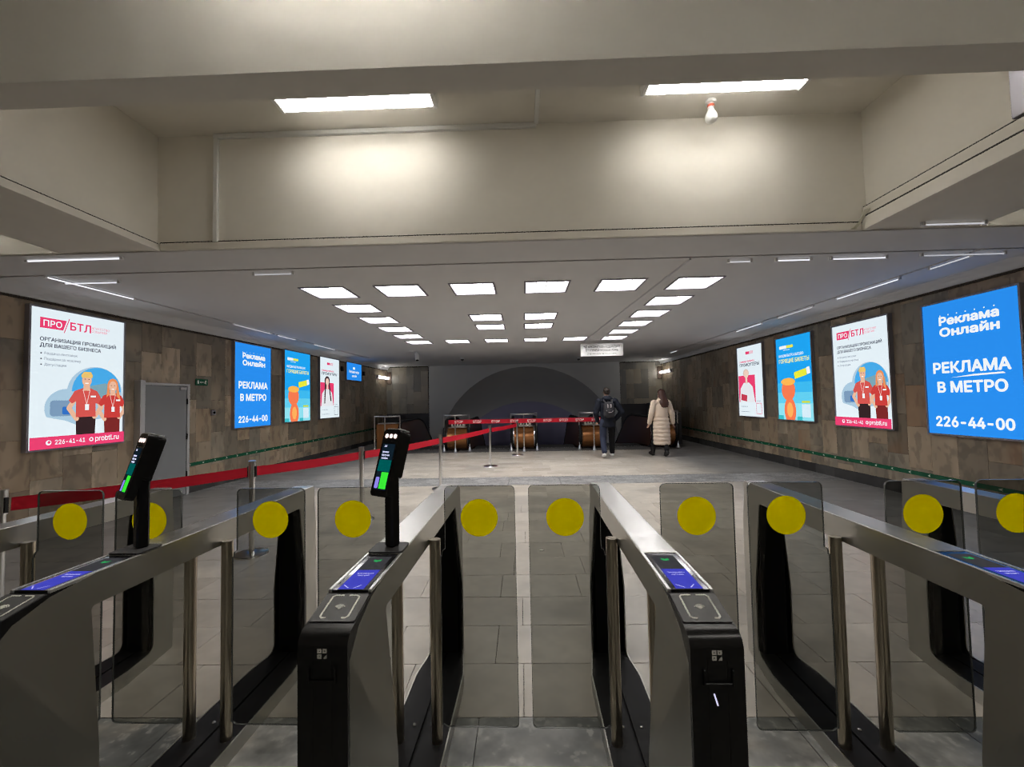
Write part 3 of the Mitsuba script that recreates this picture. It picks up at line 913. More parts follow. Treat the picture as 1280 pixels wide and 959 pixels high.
for s, lb in ((-1, 'left'), (1, 'right')):
    Ms = wallframe(s, 16.88, 1.30, 2.47)
    k = thing('wall_lamp', f'glowing white bar lamp high on the {lb} wall by the escalators', 'wall lamp')
    part(k, 'backplate', xf(cbox(0, 1.30, 0, 0.12, 0, 0.05, 0.006), Ms), 'white_enamel')
    part(k, 'tube', xf(cbox(0.03, 1.27, 0.015, 0.105, 0.05, 0.11, 0.02), Ms), 'emit_white', emit=[WALL_L, WALL_L * 0.98, WALL_L * 0.95])
    for q in (0.0, 1.27):
        part(k, 'end_cap', xf(cbox(q, q + 0.03, 0.005, 0.115, 0.03, 0.115, 0.006), Ms), 'alu_frame')
    Ms = wallframe(s, 17.7 - (0.02 if s < 0 else 0), 0.2, 2.2)
plastic('rust', [0.05, 0.028, 0.015], 0.6)
for xx, lb in ((-5.60, 'left'), (5.46, 'right')):
    single('iron_plate', cbox(xx, xx + 0.18, YE - 0.03, YE, 2.28, 2.78, 0.005), 'rust', f'narrow rusty upright plate in the {lb} corner beside the bar lamp', 'metal plate')

# green guide stripes with arrows
for s, z0, z1 in ((-1, 0.47, 0.55), (1, 0.325, 0.45)):
    k = thing('guide_stripe', f'green stripe with small white arrows along the {"left" if s < 0 else "right"} wall', 'guide stripe')
    ya, yb = (7.36, 16.6) if s < 0 else (3.4, 17.0)
    M = ML if s < 0 else MR
    Z = lambda y: z0 + (z1 - z0) * (y - 5) / 11.0
    part(k, 'tape', xf(prismX(Polygon([(ya, Z(ya) - 0.03), (yb, Z(yb) - 0.03), (yb, Z(yb) + 0.03), (ya, Z(ya) + 0.03)]), 0.0005, 0.004), M), 'green_tape')
    ar = xf(extr(Polygon([(-0.05, 0.018), (0.0, 0.0), (-0.05, -0.018), (-0.03, 0.0)]), 0.001), frame([0, 0, 0], [0, 1, 0], [0, 0, 1]))
    y = ya + 0.1
    dar = mikit.ply(ar, 'white_print')
    while y < yb:
        t = T(M) @ T().translate([0.0045, y, Z(y)])
        part(k, 'arrow', dar, None, tw=t)
        y += 0.30

# hanging sign, cameras, ceiling cable
k = thing('hanging_sign', 'white Cyrillic warning sign hanging from the ceiling over the escalator approach', 'sign')
sx0, sy, sz0 = 1.50, 11.0, 2.60
part(k, 'board', cbox(sx0, sx0 + 1.09, sy, sy + 0.03, sz0, sz0 + 0.33, 0.004), 'white_enamel')
for s, y, h, w, b in (('НЕ КАСАЙТЕСЬ ОДЕЖДОЙ', 0.215, 0.058, 0.92, True), ('СТУПЕНЕЙ ЭСКАЛАТОРА', 0.125, 0.055, 0.84, True), ('держитесь за поручень', 0.05, 0.036, 0.76, False)):
    m = text(s, h, b, 0.001, 'c', w)
    part(k, 'lettering', xf(m, frame([sx0 + 0.545, sy - 0.001, sz0 + y], [1, 0, 0], [0, 0, 1])), 'dark_print')
for q in (0.12, 0.97):
    part(k, 'hanger', cyl((sx0 + q, sy + 0.015, sz0 + 0.33), (sx0 + q, sy + 0.015, ZC), 0.006, 8), 'alu_light')
k = thing('security_camera', 'white cylindrical camera hanging from the ceiling left of the tunnel mouth', 'security camera')
part(k, 'mount', cat(cyl((-3.1, 12.4, 2.93), (-3.1, 12.4, 3.0), 0.025, 12), cyl((-3.22, 12.3, 2.985), (-3.22, 12.3, 3.0), 0.06, 12)), 'white_enamel')
part(k, 'body', cyl((-3.1, 12.42, 2.94), (-3.06, 12.36, 2.74), 0.055, 16), 'white_enamel', smooth=35)
part(k, 'lens', cyl((-3.06, 12.36, 2.745), (-3.057, 12.355, 2.73), 0.04, 16), 'black_plastic')
for (x, y), lb in (((-2.05, 14.5), 'left'), ((2.0, 15.2), 'right')):
    k = thing('ceiling_sensor', f'small dome sensor on the ceiling before the tunnel, {lb} one', 'sensor')
    part(k, 'base', cyl((x, y, 2.95), (x, y, 3.0), 0.07, 16), 'alu_light', smooth=35)
    part(k, 'dome', lathe([(0, -0.11), (0.03, -0.105), (0.05, -0.085), (0.056, -0.05), (0, -0.05)], 16, (x, y, 3.0)), 'anthracite', smooth=True)
single('ceiling_cable', tube([(1.84, 4.62, 2.992), (1.70, 8.0, 2.992), (1.58, 11.4, 2.992)], 0.012, 8), 'alu_light', 'thin gray cable run along the hall ceiling towards the hanging sign', 'cable', smooth=True)

# ------------------------------------------------------------------ turnstiles
GY = -0.0155
LS = 0.92
MG = np.eye(4)
MG[:2, :2] = [[math.cos(GY), -math.sin(GY)], [math.sin(GY), math.cos(GY)]]
HW = 0.061
YN, YF, YP = 1.032, 2.657, 1.854
ZT = 0.99
ZO0, ZO1, YO0, YO1 = 0.070, 0.893, 1.29, 2.49


def flare(y, z):
    """the cheeks widen towards the floor between two diagonal creases"""
    y, z = np.asarray(y, float), np.asarray(z, float)
    return 0.066 * np.clip(np.minimum(np.minimum((y - 1.035) / 0.50, (0.88 - z) / 0.81), (2.72 - y) / 0.42), 0, 1)


def side_panel(s):
    out = Polygon([(YN, 0.0), (YF, 0.0), (YF, ZT - 0.012), (YF - 0.012, ZT), (1.30, ZT), (1.175, 0.973), (1.085, 0.938), (YN, 0.885)])
    hole = unary_union([rrect(YO0, ZO0, YO1, ZO1, 0.045), rrect(YO0, ZO0, YO0 + 0.3, ZO1, 0.012), rrect(YO1 - 0.3, ZO1 - 0.3, YO1, ZO1, 0.015)])
    p = out.difference(hole)
    m = extr(p, 0.006)
    m = m.subdivide_to_size(0.05)
    v = m.vertices.copy()
    y, z, t = v[:, 0], v[:, 1], v[:, 2]
    x = HW + t - 0.006 + flare(y, z)
    m = trimesh.Trimesh(np.c_[s * x, y, z], m.faces if s > 0 else m.faces[:, ::-1], process=False)
    m.fix_normals()
    return m


def lining():
    """black inner faces: base top, far leg, underside of the arm, rear of the cabinet"""
    ms = []
    ys = np.linspace(YO0 - 0.1, YO1 + 0.02, 16)
    hw = HW - 0.005 + flare(ys, ZO0 + 0 * ys)
    pl = Polygon(list(zip(hw, ys)) + list(zip(-hw[::-1], ys[::-1])))
    gro = sbox(-0.006, YO0 - 0.2, 0.006, YO1 + 0.2)
    ms.append(extr(pl.difference(gro), 0.067))
    ms.append(extr(pl.intersection(gro), 0.055))
    ms.append(box(-HW + 0.005, HW - 0.005, YO0 + 0.0, YO1, ZO1 + 0.001, ZT - 0.03))
    for ya, yb, zm in ((YO1, YF - 0.008, ZT - 0.02), (1.2, YO0, 0.90)):
        zs = np.linspace(0.0, zm, 12)
        hw = HW - 0.006 + np.minimum(flare(ya + 0 * zs, zs), flare(yb + 0 * zs, zs))
        pg = Polygon(list(zip(hw, zs)) + list(zip(-hw[::-1], zs[::-1])))
        ms.append(prismY(pg, ya, yb))
    return cat(ms)


d_side = [mikit.ply(side_panel(s), 'steel') for s in (-1, 1)]
d_lin = mikit.ply(lining(), 'black_matte')
d_top = mikit.ply(cat(cbox(-HW + 0.004, HW - 0.004, 1.45, YF - 0.001, ZT - 0.012, ZT + 0.0015, 0.002),
                      cbox(-HW + 0.001, -HW + 0.010, 1.175, 1.46, ZT - 0.03, ZT + 0.002, 0.001), cbox(HW - 0.010, HW - 0.001, 1.175, 1.46, ZT - 0.03, ZT + 0.002, 0.001)), 'steel_lit_top')
zs = np.linspace(0.0, ZT - 0.02, 8)
_hw = HW - 0.002 + flare(YF + 0 * zs, zs)
d_end = mikit.ply(prismY(Polygon(list(zip(_hw, zs)) + list(zip(-_hw[::-1], zs[::-1]))), YF - 0.007, YF - 0.001), 'steel')
# black nose: front and card reader
arc = [(1.056 - 0.036 * math.cos(t), 0.920 + 0.036 * math.sin(t)) for t in np.linspace(0, PI / 2 - 0.2, 8)]
nose = Polygon([(1.10, 0.0), (1.02, 0.0), (1.02, 0.920)] + arc[1:] + [(1.175, 0.983), (1.30, 0.982), (1.30, 0.90), (1.10, 0.90)])
d_nose = mikit.ply(prismX(nose, -HW + 0.0005, HW - 0.0005), 'black_plastic', smooth=30)
# thin lid on the reader with two seams
slope = math.atan2(0.983 - arc[-1][1], 1.175 - arc[-1][0])
MRd = frame([0, arc[-1][0] + 0.016, arc[-1][1] + 0.016 * math.tan(slope) + 0.0004], [1, 0, 0], [0, math.cos(slope), math.sin(slope)])
d_lid = mikit.ply(xf(extr(rrect(-HW + 0.003, 0, HW - 0.003, 0.104, 0.004), 0.003), MRd), 'reader_gray')
brk = []
for s in (-1, 1):
    brk.append(LineString([(s * 0.008, 0.097), (s * 0.030, 0.097), (s * 0.036, 0.091), (s * 0.036, 0.018), (s * 0.030, 0.012), (s * 0.022, 0.012)]).buffer(0.0022, quad_segs=3))
d_brk = mikit.ply(xf(extr(unary_union(brk), 0.0008, 0.0031), MRd), 'white_print')
wav = [Point(0, 0.048).buffer(0.004)]
for r in (0.007, 0.011, 0.015):
    wav.append(Point(0, 0.046).buffer(r).difference(Point(0, 0.046).buffer(r - 0.0024)).intersection(Polygon([(0, 0.046), (-0.03, 0.06), (-0.02, 0.09), (0.02, 0.09), (0.03, 0.06)])))
d_wav = mikit.ply(xf(extr(unary_union(wav), 0.0008, 0.0031), MRd), 'white_print')
d_seam = mikit.ply(cat([cbox(s * 0.022 - 0.0006, s * 0.022 + 0.0006, 1.0192, 1.021, 0.60, 0.90, 0.0002) for s in (-1, 1)]), 'black_matte')
ic = []
for ix, iz in ((0, 0), (1, 0), (0, 1)):
    q = sbox(ix * 0.0125, iz * 0.0125, ix * 0.0125 + 0.010, iz * 0.0125 + 0.010)
    ic.append(q.difference(sbox(ix * 0.0125 + 0.0035, iz * 0.0125 + 0.0035, ix * 0.0125 + 0.0065, iz * 0.0125 + 0.0065)))
ic[0] = affinity.translate(ic[0], 0, 0)
ic.append(affinity.translate(Polygon([(0.002, 0), (0.010, 0), (0.010, 0.009), (0.006, 0.006)]), 0.0125, 0))
ic = [unary_union([ic[0], ic[2], affinity.translate(ic[0], 0.0125, 0.0125), ic[3]])]
d_icon = mikit.ply(xf(extr(ic[0], 0.0008), frame([-0.012, 1.0198, 0.898], [1, 0, 0], [0, 0, 1])), 'white_print')
d_slot = mikit.ply(cat(cbox(-0.030, 0.030, 1.014, 1.02, 0.847, 0.850, 0.001), cbox(-0.034, -0.030, 1.013, 1.02, 0.843, 0.880, 0.001), cbox(0.030, 0.034, 1.013, 1.02, 0.843, 0.880, 0.001)), 'black_plastic')
# screen set in the arm
d_scr = mikit.ply(cbox(-HW + 0.010, HW - 0.010, 1.178, 1.452, ZT - 0.02, ZT - 0.0005, 0.001), 'screen_glass')
MS = frame([0, 1.18, ZT - 0.0003], [1, 0, 0], [0, 1, 0])
d_pic = mikit.ply(xf(flat(sbox(-0.036, 0.0, 0.036, 0.135), 0.0004), MS), emat([0.06, 0.06, 0.45]))
d_pic2 = mikit.ply(xf(flat(sbox(-0.036, 0.135, 0.036, 0.245), 0.0004), MS), emat([0.09, 0.09, 0.10]))
d_logo = mikit.ply(xf(flat(unary_union([Polygon([(-0.012, 0.205), (-0.012, 0.222), (0, 0.213), (0.012, 0.222), (0.012, 0.205), (0, 0.198)])]), 0.0007), MS), emat([0.05, 0.4, 0.12]))
d_chev = mikit.ply(xf(flat(unary_union([LineString([(-0.028, 0.026), (-0.010, 0.008)]).buffer(0.0015), LineString([(0.006, 0.008), (0.020, 0.026)]).buffer(0.0015)]), 0.0007), MS), emat([0.6, 0.6, 0.9]))
_t1 = text('Прикладывайте', 0.008, False, 0.0003, 'c', 0.05)
_t1.apply_translation((0, 0.105, 0.0006))
_t2 = text('карту здесь', 0.008, False, 0.0003, 'c', 0.036)
_t2.apply_translation((0, 0.090, 0.0006))
d_txt = [mikit.ply(xf(q, MS), emat([0.6, 0.6, 0.9])) for q in (_t1, _t2)]
PR = 0.0235
d_post = {}
d_flap, d_stick, d_clamp, d_bolt = {}, {}, {}, {}
for s in (-1, 1):
    px = s * 0.083
    d_post[s] = mikit.ply(cat(cyl((px, YP, 0.066), (px, YP, 0.875), PR, 28), cyl((px, YP, 0.8765), (px, YP, 0.911), PR, 28), cyl((px, YP, 0.87), (px, YP, 0.88), PR - 0.0012, 28)), 'steel_post', smooth=35)
    # pane in (u, z): u measured from the turnstile axis towards the lane
    zt, zb, u1 = 1.137, 0.128, 0.46 - 0.029
    pane = unary_union([rrect(0.126, 0.75, u1, zt, 0.022), rrect(0.112, zb, u1, 0.87, 0.02), sbox(0.106, zb + 0.01, 0.2, 0.84), sbox(u1 - 0.1, 0.5, u1, 0.95)])
    disc = Point(0.276, 1.0).buffer(0.080, quad_segs=16)
    m = flat(pane.difference(disc))
    v = m.vertices.copy()
    d_flap[s] = mikit.ply(trimesh.Trimesh(np.c_[s * v[:, 0], np.full(len(v), YP), v[:, 1]], m.faces, process=False), 'smoked_glass')
    mm = flat(disc)
    v = mm.vertices.copy()
    d_stick[s] = mikit.ply(trimesh.Trimesh(np.c_[s * v[:, 0], np.full(len(v), YP), v[:, 1]], mm.faces, process=False), 'yellow_sticker')
    rim = extr(pane.difference(pane.buffer(-0.0014)), 0.008)
    v = rim.vertices.copy()
    d_clamp[s] = mikit.ply(trimesh.Trimesh(np.c_[s * v[:, 0], YP - 0.004 + v[:, 2], v[:, 1]], rim.faces if s < 0 else rim.faces[:, ::-1], process=False), 'glass_edge')
    d_bolt[s] = mikit.ply(lathe([(0, 0.006), (0.004, 0.0055), (0.007, 0.003), (0.008, 0), (0, 0)], 12, (s * 0.04, YP + 0.09, 0.067)), 'chrome', smooth=True)

TNAMES = ['steel turnstile at the left picture edge, only its arm and a post in view', 'steel turnstile left of centre carrying a card terminal, cut by the left picture edge',
          'steel turnstile with a black front and a standing card terminal, left of the middle lane', 'steel turnstile with a black front and no terminal, right of the middle lane',
          'steel turnstile right of the middle pair, running out of the lower right corner', 'steel turnstile at the right picture edge behind two glass flaps']
TX = [(-0.049 + q - 2.5) * LS for q in range(6)]
for q, cx in enumerate(TX):
    k = thing('turnstile', TNAMES[q], 'turnstile', 'turnstiles in the gate row')
    t = T(MG) @ T().translate([cx, 0, 0])
    for d in d_side:
        part(k, 'side_panel', d, None, tw=t)
    part(k, 'lining', d_lin, None, tw=t)
    part(k, 'top_rail', d_top, None, tw=t)
    part(k, 'end_plate', d_end, None, tw=t)
    n = part(k, 'front', d_nose, None, tw=t, label='black rounded front')
    part(n, 'icon', d_icon, None, tw=t)
    part(n, 'slot', d_slot, None, tw=t)
    part(n, 'seam', d_seam, None, tw=t)
    c = part(k, 'card_reader', d_lid, None, tw=t)
    part(c, 'bracket_mark', d_brk, None, tw=t)
    part(c, 'contactless_mark', d_wav, None, tw=t)
    sc = part(k, 'screen', d_scr, None, tw=t)
    part(sc, 'blue_field', d_pic, None, tw=t, emit=[0.045, 0.05, 0.42], weight=0.0)
    part(sc, 'dark_field', d_pic2, None, tw=t, emit=[0.03, 0.03, 0.035], weight=0.0)
    part(sc, 'logo', d_logo, None, tw=t, emit=[0.02, 0.28, 0.08], weight=0.0)
    part(sc, 'chevron', d_chev, None, tw=t, emit=[0.5, 0.5, 0.85], weight=0.0)
    for dt in d_txt:
        part(sc, 'lettering', dt, None, tw=t, emit=[0.4, 0.4, 0.75], weight=0.0)
    for s in (-1, 1):
        if (q == 0 and s < 0) or (q == 5 and s > 0):
            continue
        part(k, 'post', d_post[s], None, tw=t)
        part(k, 'bolt', d_bolt[s], None, tw=t)
        g = part(k, 'glass_flap', d_flap[s], None, tw=t, label='smoked glass flap with a yellow disc')
        part(g, 'sticker', d_stick[s], None, tw=t)
        part(g, 'rim', d_clamp[s], None, tw=t)
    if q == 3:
        part(n, 'glint_streak', extr(LineString([(0.0, 0.0), (0.007, -0.024)]).buffer(0.0018), 0.0008), 'emit_white', tw=t @ T(frame([-0.010, 1.0198, 0.823], [1, 0, 0], [0, 0, 1])), emit=[0.6, 0.55, 0.8], weight=0.0)  # reflected streak of light, built as a faintly glowing sliver


# ------------------------------------------------------------------ card terminals on posts
def terminal(cx, cy, label):
    k = thing('card_terminal', label, 'card terminal')
    M = MG @ frame([cx, cy, ZT + 0.002], [1, 0, 0], [0, 1, 0])
    part(k, 'base_plate', xf(extr(rrect(-0.058, -0.05, 0.058, 0.05, 0.012), 0.006), M), 'anthracite')
    th = math.radians(-32)
    R = np.eye(4)
    R[:2, :2] = [[math.cos(th), -math.sin(th)], [math.sin(th), math.cos(th)]]
    part(k, 'post', xf(cbox(-0.021, 0.021, -0.005, 0.033, 0.006, 0.335, 0.006), M @ R), 'black_plastic')
    # leaning head: local x across, y up along the face, z out of the face
    ti = math.radians(17)
    H = M @ R @ frame([0, -0.048, 0.19], [1, 0, 0], [0, math.sin(ti), math.cos(ti)])
    W, HH = 0.043, 0.235
    body = rrect(-W, 0, W, HH, 0.014)
    part(k, 'head', xf(extr(body, 0.030, -0.030), H), 'black_plastic', smooth=25)
    part(k, 'back_shell', xf(extr(rrect(-W + 0.01, 0.07, W - 0.01, HH - 0.004, 0.012), 0.03, -0.06), H), 'black_plastic')
    part(k, 'top_cap', xf(cbox(-W + 0.008, W - 0.008, HH - 0.001, HH + 0.004, -0.05, -0.004, 0.002), H), 'alu_light')
    sc = part(k, 'display', xf(flat(rrect(-0.032, 0.022, 0.032, 0.182, 0.003), 0.0008), H), emat([0.01, 0.03, 0.05]), emit=[0.005, 0.012, 0.02], weight=0.0)
    part(sc, 'teal_field', xf(flat(sbox(-0.032, 0.085, 0.032, 0.125), 0.0012), H), emat([0.0, 0.16, 0.16]), emit=[0.0, 0.085, 0.08], weight=0.0)
    part(sc, 'green_tile', xf(flat(sbox(-0.006, 0.026, 0.030, 0.083), 0.0012), H), emat([0.05, 0.8, 0.05]), emit=[0.04, 0.75, 0.035], weight=0.0)
    part(sc, 'violet_tile', xf(flat(rrect(-0.030, 0.026, -0.010, 0.065, 0.006), 0.0012), H), emat([0.3, 0.3, 0.8]), emit=[0.25, 0.22, 0.75], weight=0.0)
    ls = []
    for s, y, w, x in (('приложите', 0.150, 0.034, -0.026), ('карту или', 0.139, 0.040, -0.026), ('телефон', 0.128, 0.034, -0.026), ('12:06', 0.170, 0.014, -0.022)):
        m = text(s, 0.007, True, 0.0004, 'l', w)
        m.apply_translation((x, y, 0.0010))
        ls.append(m)
    part(sc, 'lettering', xf(cat(ls), H), emat([0.7, 0.7, 0.9]), emit=[0.65, 0.68, 0.95], weight=0.0)
    for x in (-0.022, 0.0, 0.022):
        part(k, 'lamp', xf(cyl((x, 0.210, 0.0), (x, 0.210, 0.002), 0.0082, 20), H), 'emit_white', emit=[1.3, 0.95, 0.85], weight=0.05)
    part(k, 'sensor_bar', xf(flat(rrect(-0.026, 0.188, 0.026, 0.195, 0.003), 0.0008), H), 'black_matte')


terminal(TX[2] + 0.002, 1.50, 'black card terminal with a lit green tile, on the turnstile left of the middle lane')
terminal(TX[1] + 0.002, 1.50, 'black card terminal seen edge-on, on the second turnstile from the left')


# ------------------------------------------------------------------ stanchions and red webbing
ST = [(-3.73, 2.98), (-2.79, 4.34), (-2.12, 5.55), (-1.46, 7.45), (-0.79, 9.93), (-0.19, 11.87)]
SL = ['steel barrier post cut by the left picture edge', 'steel barrier post behind the second turnstile, its base in view', 'steel barrier post left of the card terminal with the green tile',
      'steel barrier post just right of the card terminal with the green tile', 'steel barrier post standing free before the tunnel mouth', 'farthest steel barrier post, in front of the middle escalator guard rail']
for (x, y), lb in zip(ST, SL):
    k = thing('barrier_post', lb, 'barrier post', 'posts of the red belt barrier')
    part(k, 'base', lathe([(0, 0.03), (0.03, 0.030), (0.12, 0.022), (0.155, 0.012), (0.16, 0), (0, 0)], 32, (x, y, 0)), 'chrome', smooth=40)
    part(k, 'pole', cyl((x, y, 0.02), (x, y, 0.84), 0.026, 18), 'chrome', smooth=35)
    hd = part(k, 'head', cat(cyl((x, y, 0.765), (x, y, 0.925), 0.034, 18), cyl((x, y, 0.925), (x, y, 0.94), 0.036, 18)), 'chrome', smooth=35)
    part(hd, 'belt_slot', cat([cbox(x + sx * 0.035 - 0.008, x + sx * 0.035 + 0.008, y - 0.012, y + 0.012, 0.775, 0.885, 0.002) for sx in (-1, 1)]), 'black_plastic')


def ribbon(a, b, z0, z1, sag, label, name='barrier_belt', n=14, grp='red belts between the posts'):
    a, b = np.array(a, float), np.array(b, float)
    d = (b - a) / np.linalg.norm(b - a)
    a, b = a + d * 0.046, b - d * 0.046
    t = np.linspace(0, 1, n)
    P = a + (b - a) * t[:, None]
    dz = -sag * 4 * t * (1 - t)
    path = np.c_[P, (z0 + z1) / 2 + dz]
    hh = (z1 - z0) / 2
    m = sweep(path, [(-0.0012, -hh), (0.0012, -hh), (0.0012, hh), (-0.0012, hh)])
    return single(name, m, 'red_webbing', label, 'barrier belt', group=grp)


RB = ['red barrier belt at the left picture edge, nearest to the gates', 'red barrier belt passing behind the second turnstile', 'red barrier belt passing behind the card terminal with the green tile',
      'red barrier belt running to the free-standing post', 'red barrier belt between the two farthest posts']
for i in range(5):
    ribbon(ST[i], ST[i + 1], 0.782, 0.878, 0.012, RB[i])


def stop_tape(x0, x1, y0, y1, label):
    k = thing('stop_tape', label, 'barrier tape')
    L = math.hypot(x1 - x0, y1 - y0)
    u = np.array([(x1 - x0) / L, (y1 - y0) / L, 0])
    M = frame([x0, y0, 0.845], u, [0, 0, 1])
    part(k, 'webbing', xf(cbox(0, L, 0, 0.125, -0.001, 0.001, 0.0004), M), 'red_webbing')
    n = int(L / 0.47)
    for i in range(n):
        m = text('STOP', 0.072, True, 0.0006, 'c', 0.25)
        m.apply_translation(((i + 0.55) * L / n, 0.027, 0.0011))
        part(k, 'lettering', xf(m, M), 'white_print')


stop_tape(-2.22, -0.03, 12.62, 12.60, 'red STOP tape across the escalator left of the middle guard rail')
stop_tape(-0.03, 2.32, 12.60, 12.62, 'red STOP tape across the escalator right of the middle guard rail')

# ------------------------------------------------------------------ escalators
IS = [-4.17, -2.04, 0.0, 2.06, 4.22]
IN = ['leftmost', 'second from left', 'middle', 'second from right', 'rightmost']
SL30 = math.tan(PI / 6)
YS = 15.9


def topline(z, y1=24.0):
    """level run, a smooth bend, then 30 degrees down"""
    R = 2.6
    a = np.linspace(0, PI / 6, 8)
    p = [(YS - 0.7 + R * math.sin(t), z - R * (1 - math.cos(t))) for t in a]
    return p + [(y1, p[-1][1] - (y1 - p[-1][0]) * SL30)]


for cx, nm in zip(IS, IN):
    k = thing('escalator_balustrade', f'{nm} escalator balustrade with copper end panel and black handrails', 'escalator balustrade', 'balustrades at the escalator head')
    w = 0.30
    tl_ = topline(0.70)
    core = Polygon([(13.35, 0.0), (13.35, 0.70)] + tl_ + [(24.0, tl_[-1][1] - 1.2), (14.6, -0.5), (14.4, 0.0)])
    part(k, 'core', prismX(core, cx - w, cx + w), 'brown_laminate')
    flatfront = nm == 'leftmost'
    arc = [(13.35 - 0.42 * math.cos(t), 0.38 + 0.33 * math.sin(t)) for t in np.linspace(-PI / 2 + 0.1, PI / 2, 14)]
    if flatfront:
        endp = part(k, 'end_panel', cbox(cx - 0.33, cx + 0.33, 12.98, 13.36, 0.08, 0.86, 0.02), 'copper', label='flat copper-brown cabinet front')
    else:
        endp = part(k, 'end_panel', prismX(Polygon(arc + [(13.35, 0.05)]), cx - w + 0.005, cx + w - 0.005), 'copper', smooth=40, label='copper-brown rounded end panel')
    part(endp, 'trim_bar', cbox(cx - w + 0.02, cx + w - 0.02, 13.10 - 0.12 * flatfront, 13.36, 0.70 + 0.165 * flatfront, 0.73 + 0.165 * flatfront, 0.006), 'chrome')
    if nm in ('middle', 'second from right', 'second from left'):
        cb = part(k, 'reflection_box', cbox(cx - 0.20, cx + 0.22, 13.2, 13.34, 0.73, 0.86, 0.01), 'cream_enamel')  # reflection over the end panel, built as a cream box with dark slots
        for q in range(4):
            part(cb, 'slot', cbox(cx - 0.15 + q * 0.085, cx - 0.11 + q * 0.085, 13.194, 13.21, 0.76, 0.83, 0.003), 'dark_print')
    for s in ((1,) if flatfront else (-1, 1)):
        hx = cx + s * 0.37
        pth = [(13.40 - 0.46 * math.cos(t), 0.47 + 0.46 * math.sin(t)) for t in np.linspace(-PI / 2 + 0.15, PI / 2, 14)] + topline(0.93)
        tl2 = topline(0.90)
        pan = Polygon([(13.40 - 0.43 * math.cos(t), 0.47 + 0.43 * math.sin(t)) for t in np.linspace(-PI / 2, PI / 2, 14)] + tl2 + [(24.0, tl2[-1][1] - 1.1), (14.7, -0.3), (14.4, 0.0)])
        part(k, 'side_panel', prismX(pan, hx - 0.02, hx + 0.02), 'brown_laminate')
        part(k, 'handrail', sweep([(hx, y, z) for y, z in pth], [(-0.045, -0.022), (0.045, -0.022), (0.045, 0.012), (0.03, 0.028), (-0.03, 0.028), (-0.045, 0.012)], up=(1, 0, 0)) if False else
             tube([(hx, y, z) for y, z in pth], 0.042, 10, up=(1, 0, 0)), 'rubber', smooth=40)
        sk = Polygon([(13.40 - 0.30 * math.cos(t), 0.40 + 0.33 * math.sin(t)) for t in np.linspace(-PI / 2, PI / 2, 12)])
        part(k, 'skirt_cap', prismX(sk, min(cx + s * 0.30, cx + s * 0.345), max(cx + s * 0.30, cx + s * 0.345)), 'chrome', smooth=40)
for a, nm in zip(range(4), ('leftmost', 'second from left', 'second from right', 'rightmost')):
    xa, xb = IS[a] + 0.392, IS[a + 1] - 0.392
    k = thing('escalator', f'{nm} escalator going down between two balustrades', 'escalator', 'escalators down into the tunnel')
    part(k, 'landing_plate', cbox(xa - 0.35, xb + 0.35, 12.67, 13.55, -0.03, 0.003, 0.001), 'landing_metal')
    part(k, 'comb', cat([box(x, x + 0.02, 13.55, 13.62, -0.03, 0.0) for x in np.arange(xa + 0.02, xb - 0.02, 0.04)] + [box(xa, xb, 13.5, 13.62, -0.06, -0.012)]), 'chrome')
    for q in range(14):
        z = -0.02 - (0.0 if q < 3 else (q - 2) * 0.21)
        part(k, 'step', cbox(xa + 0.01, xb - 0.01, 13.60 + q * 0.375, 13.60 + (q + 1) * 0.375 + 0.02, z - 0.25, z, 0.008), 'ribbed_metal')


for cx, nm in zip(IS[1:4], ('left', 'middle', 'right')):  # added lamps out of view, so the purple lower vault glows
    zz = topline(0.70)[-1][1] + (24.0 - 19.6) * SL30
    k = thing('added_tunnel_lamp', f'added globe lamp hidden low on the {nm} balustrade inside the tunnel', 'lamp')
    part(k, 'stem', cyl((cx, 19.6, zz - 0.05), (cx, 19.6, zz + 0.2), 0.03, 12), 'alu_light')
    part(k, 'globe', trimesh.creation.icosphere(2, 0.14).apply_translation((cx, 19.6, zz + 0.32)), 'emit_white', smooth=True, emit=[9, 9, 9.5])


def guard(cx, label, w=0.39, y0=13.0, front=0.30):
    k = thing('guard_rail', label, 'guard rail', 'tubular guard rails before the balustrades')
    a = np.linspace(0, PI, 17)
    pth = [(cx - w * math.cos(t), y0 - front * math.sin(t), 1.10) for t in a]
    part(k, 'top_rail', tube(pth, 0.024, 10), 'chrome', smooth=True)
    for (x, y) in ((cx - w, y0), (cx, y0 - front), (cx + w, y0)):
        lg = part(k, 'leg', cyl((x, y, 0.0), (x, y, 1.10), 0.019, 12), 'chrome', smooth=35)
        part(lg, 'foot', lathe([(0, 0.14), (0.022, 0.14), (0.032, 0.09), (0.05, 0.03), (0.055, 0), (0, 0)], 16, (x, y, 0.003)), 'chrome', smooth=40)


for cx, nm in zip(IS, ('leftmost tubular guard rail beside the left wall aisle', 'tubular guard rail where the STOP tape begins', 'middle tubular guard rail behind the farthest barrier post',
                       'tubular guard rail beside the man in the dark jacket', 'tubular guard rail beside the woman in the cream coat')):
    guard(cx, nm, front=0.30 if abs(cx) < 4 else 0.22)


# ------------------------------------------------------------------ people
def chain(pts):
    """pts: list of (xyz, r); hulls of neighbouring spheres"""
    out = []
    for (a, ra), (b, rb) in zip(pts[:-1], pts[1:]):
        out.append(m3.Manifold.batch_hull([m3.Manifold.sphere(ra, 14).translate(list(map(float, a))), m3.Manifold.sphere(rb, 14).translate(list(map(float, b)))]))
    return out


def ellip(c, r, n=18):
    return m3.Manifold.sphere(1.0, n).scale(list(map(float, r))).translate(list(map(float, c)))


def hull(*ms):
    return m3.Manifold.batch_hull(list(ms))


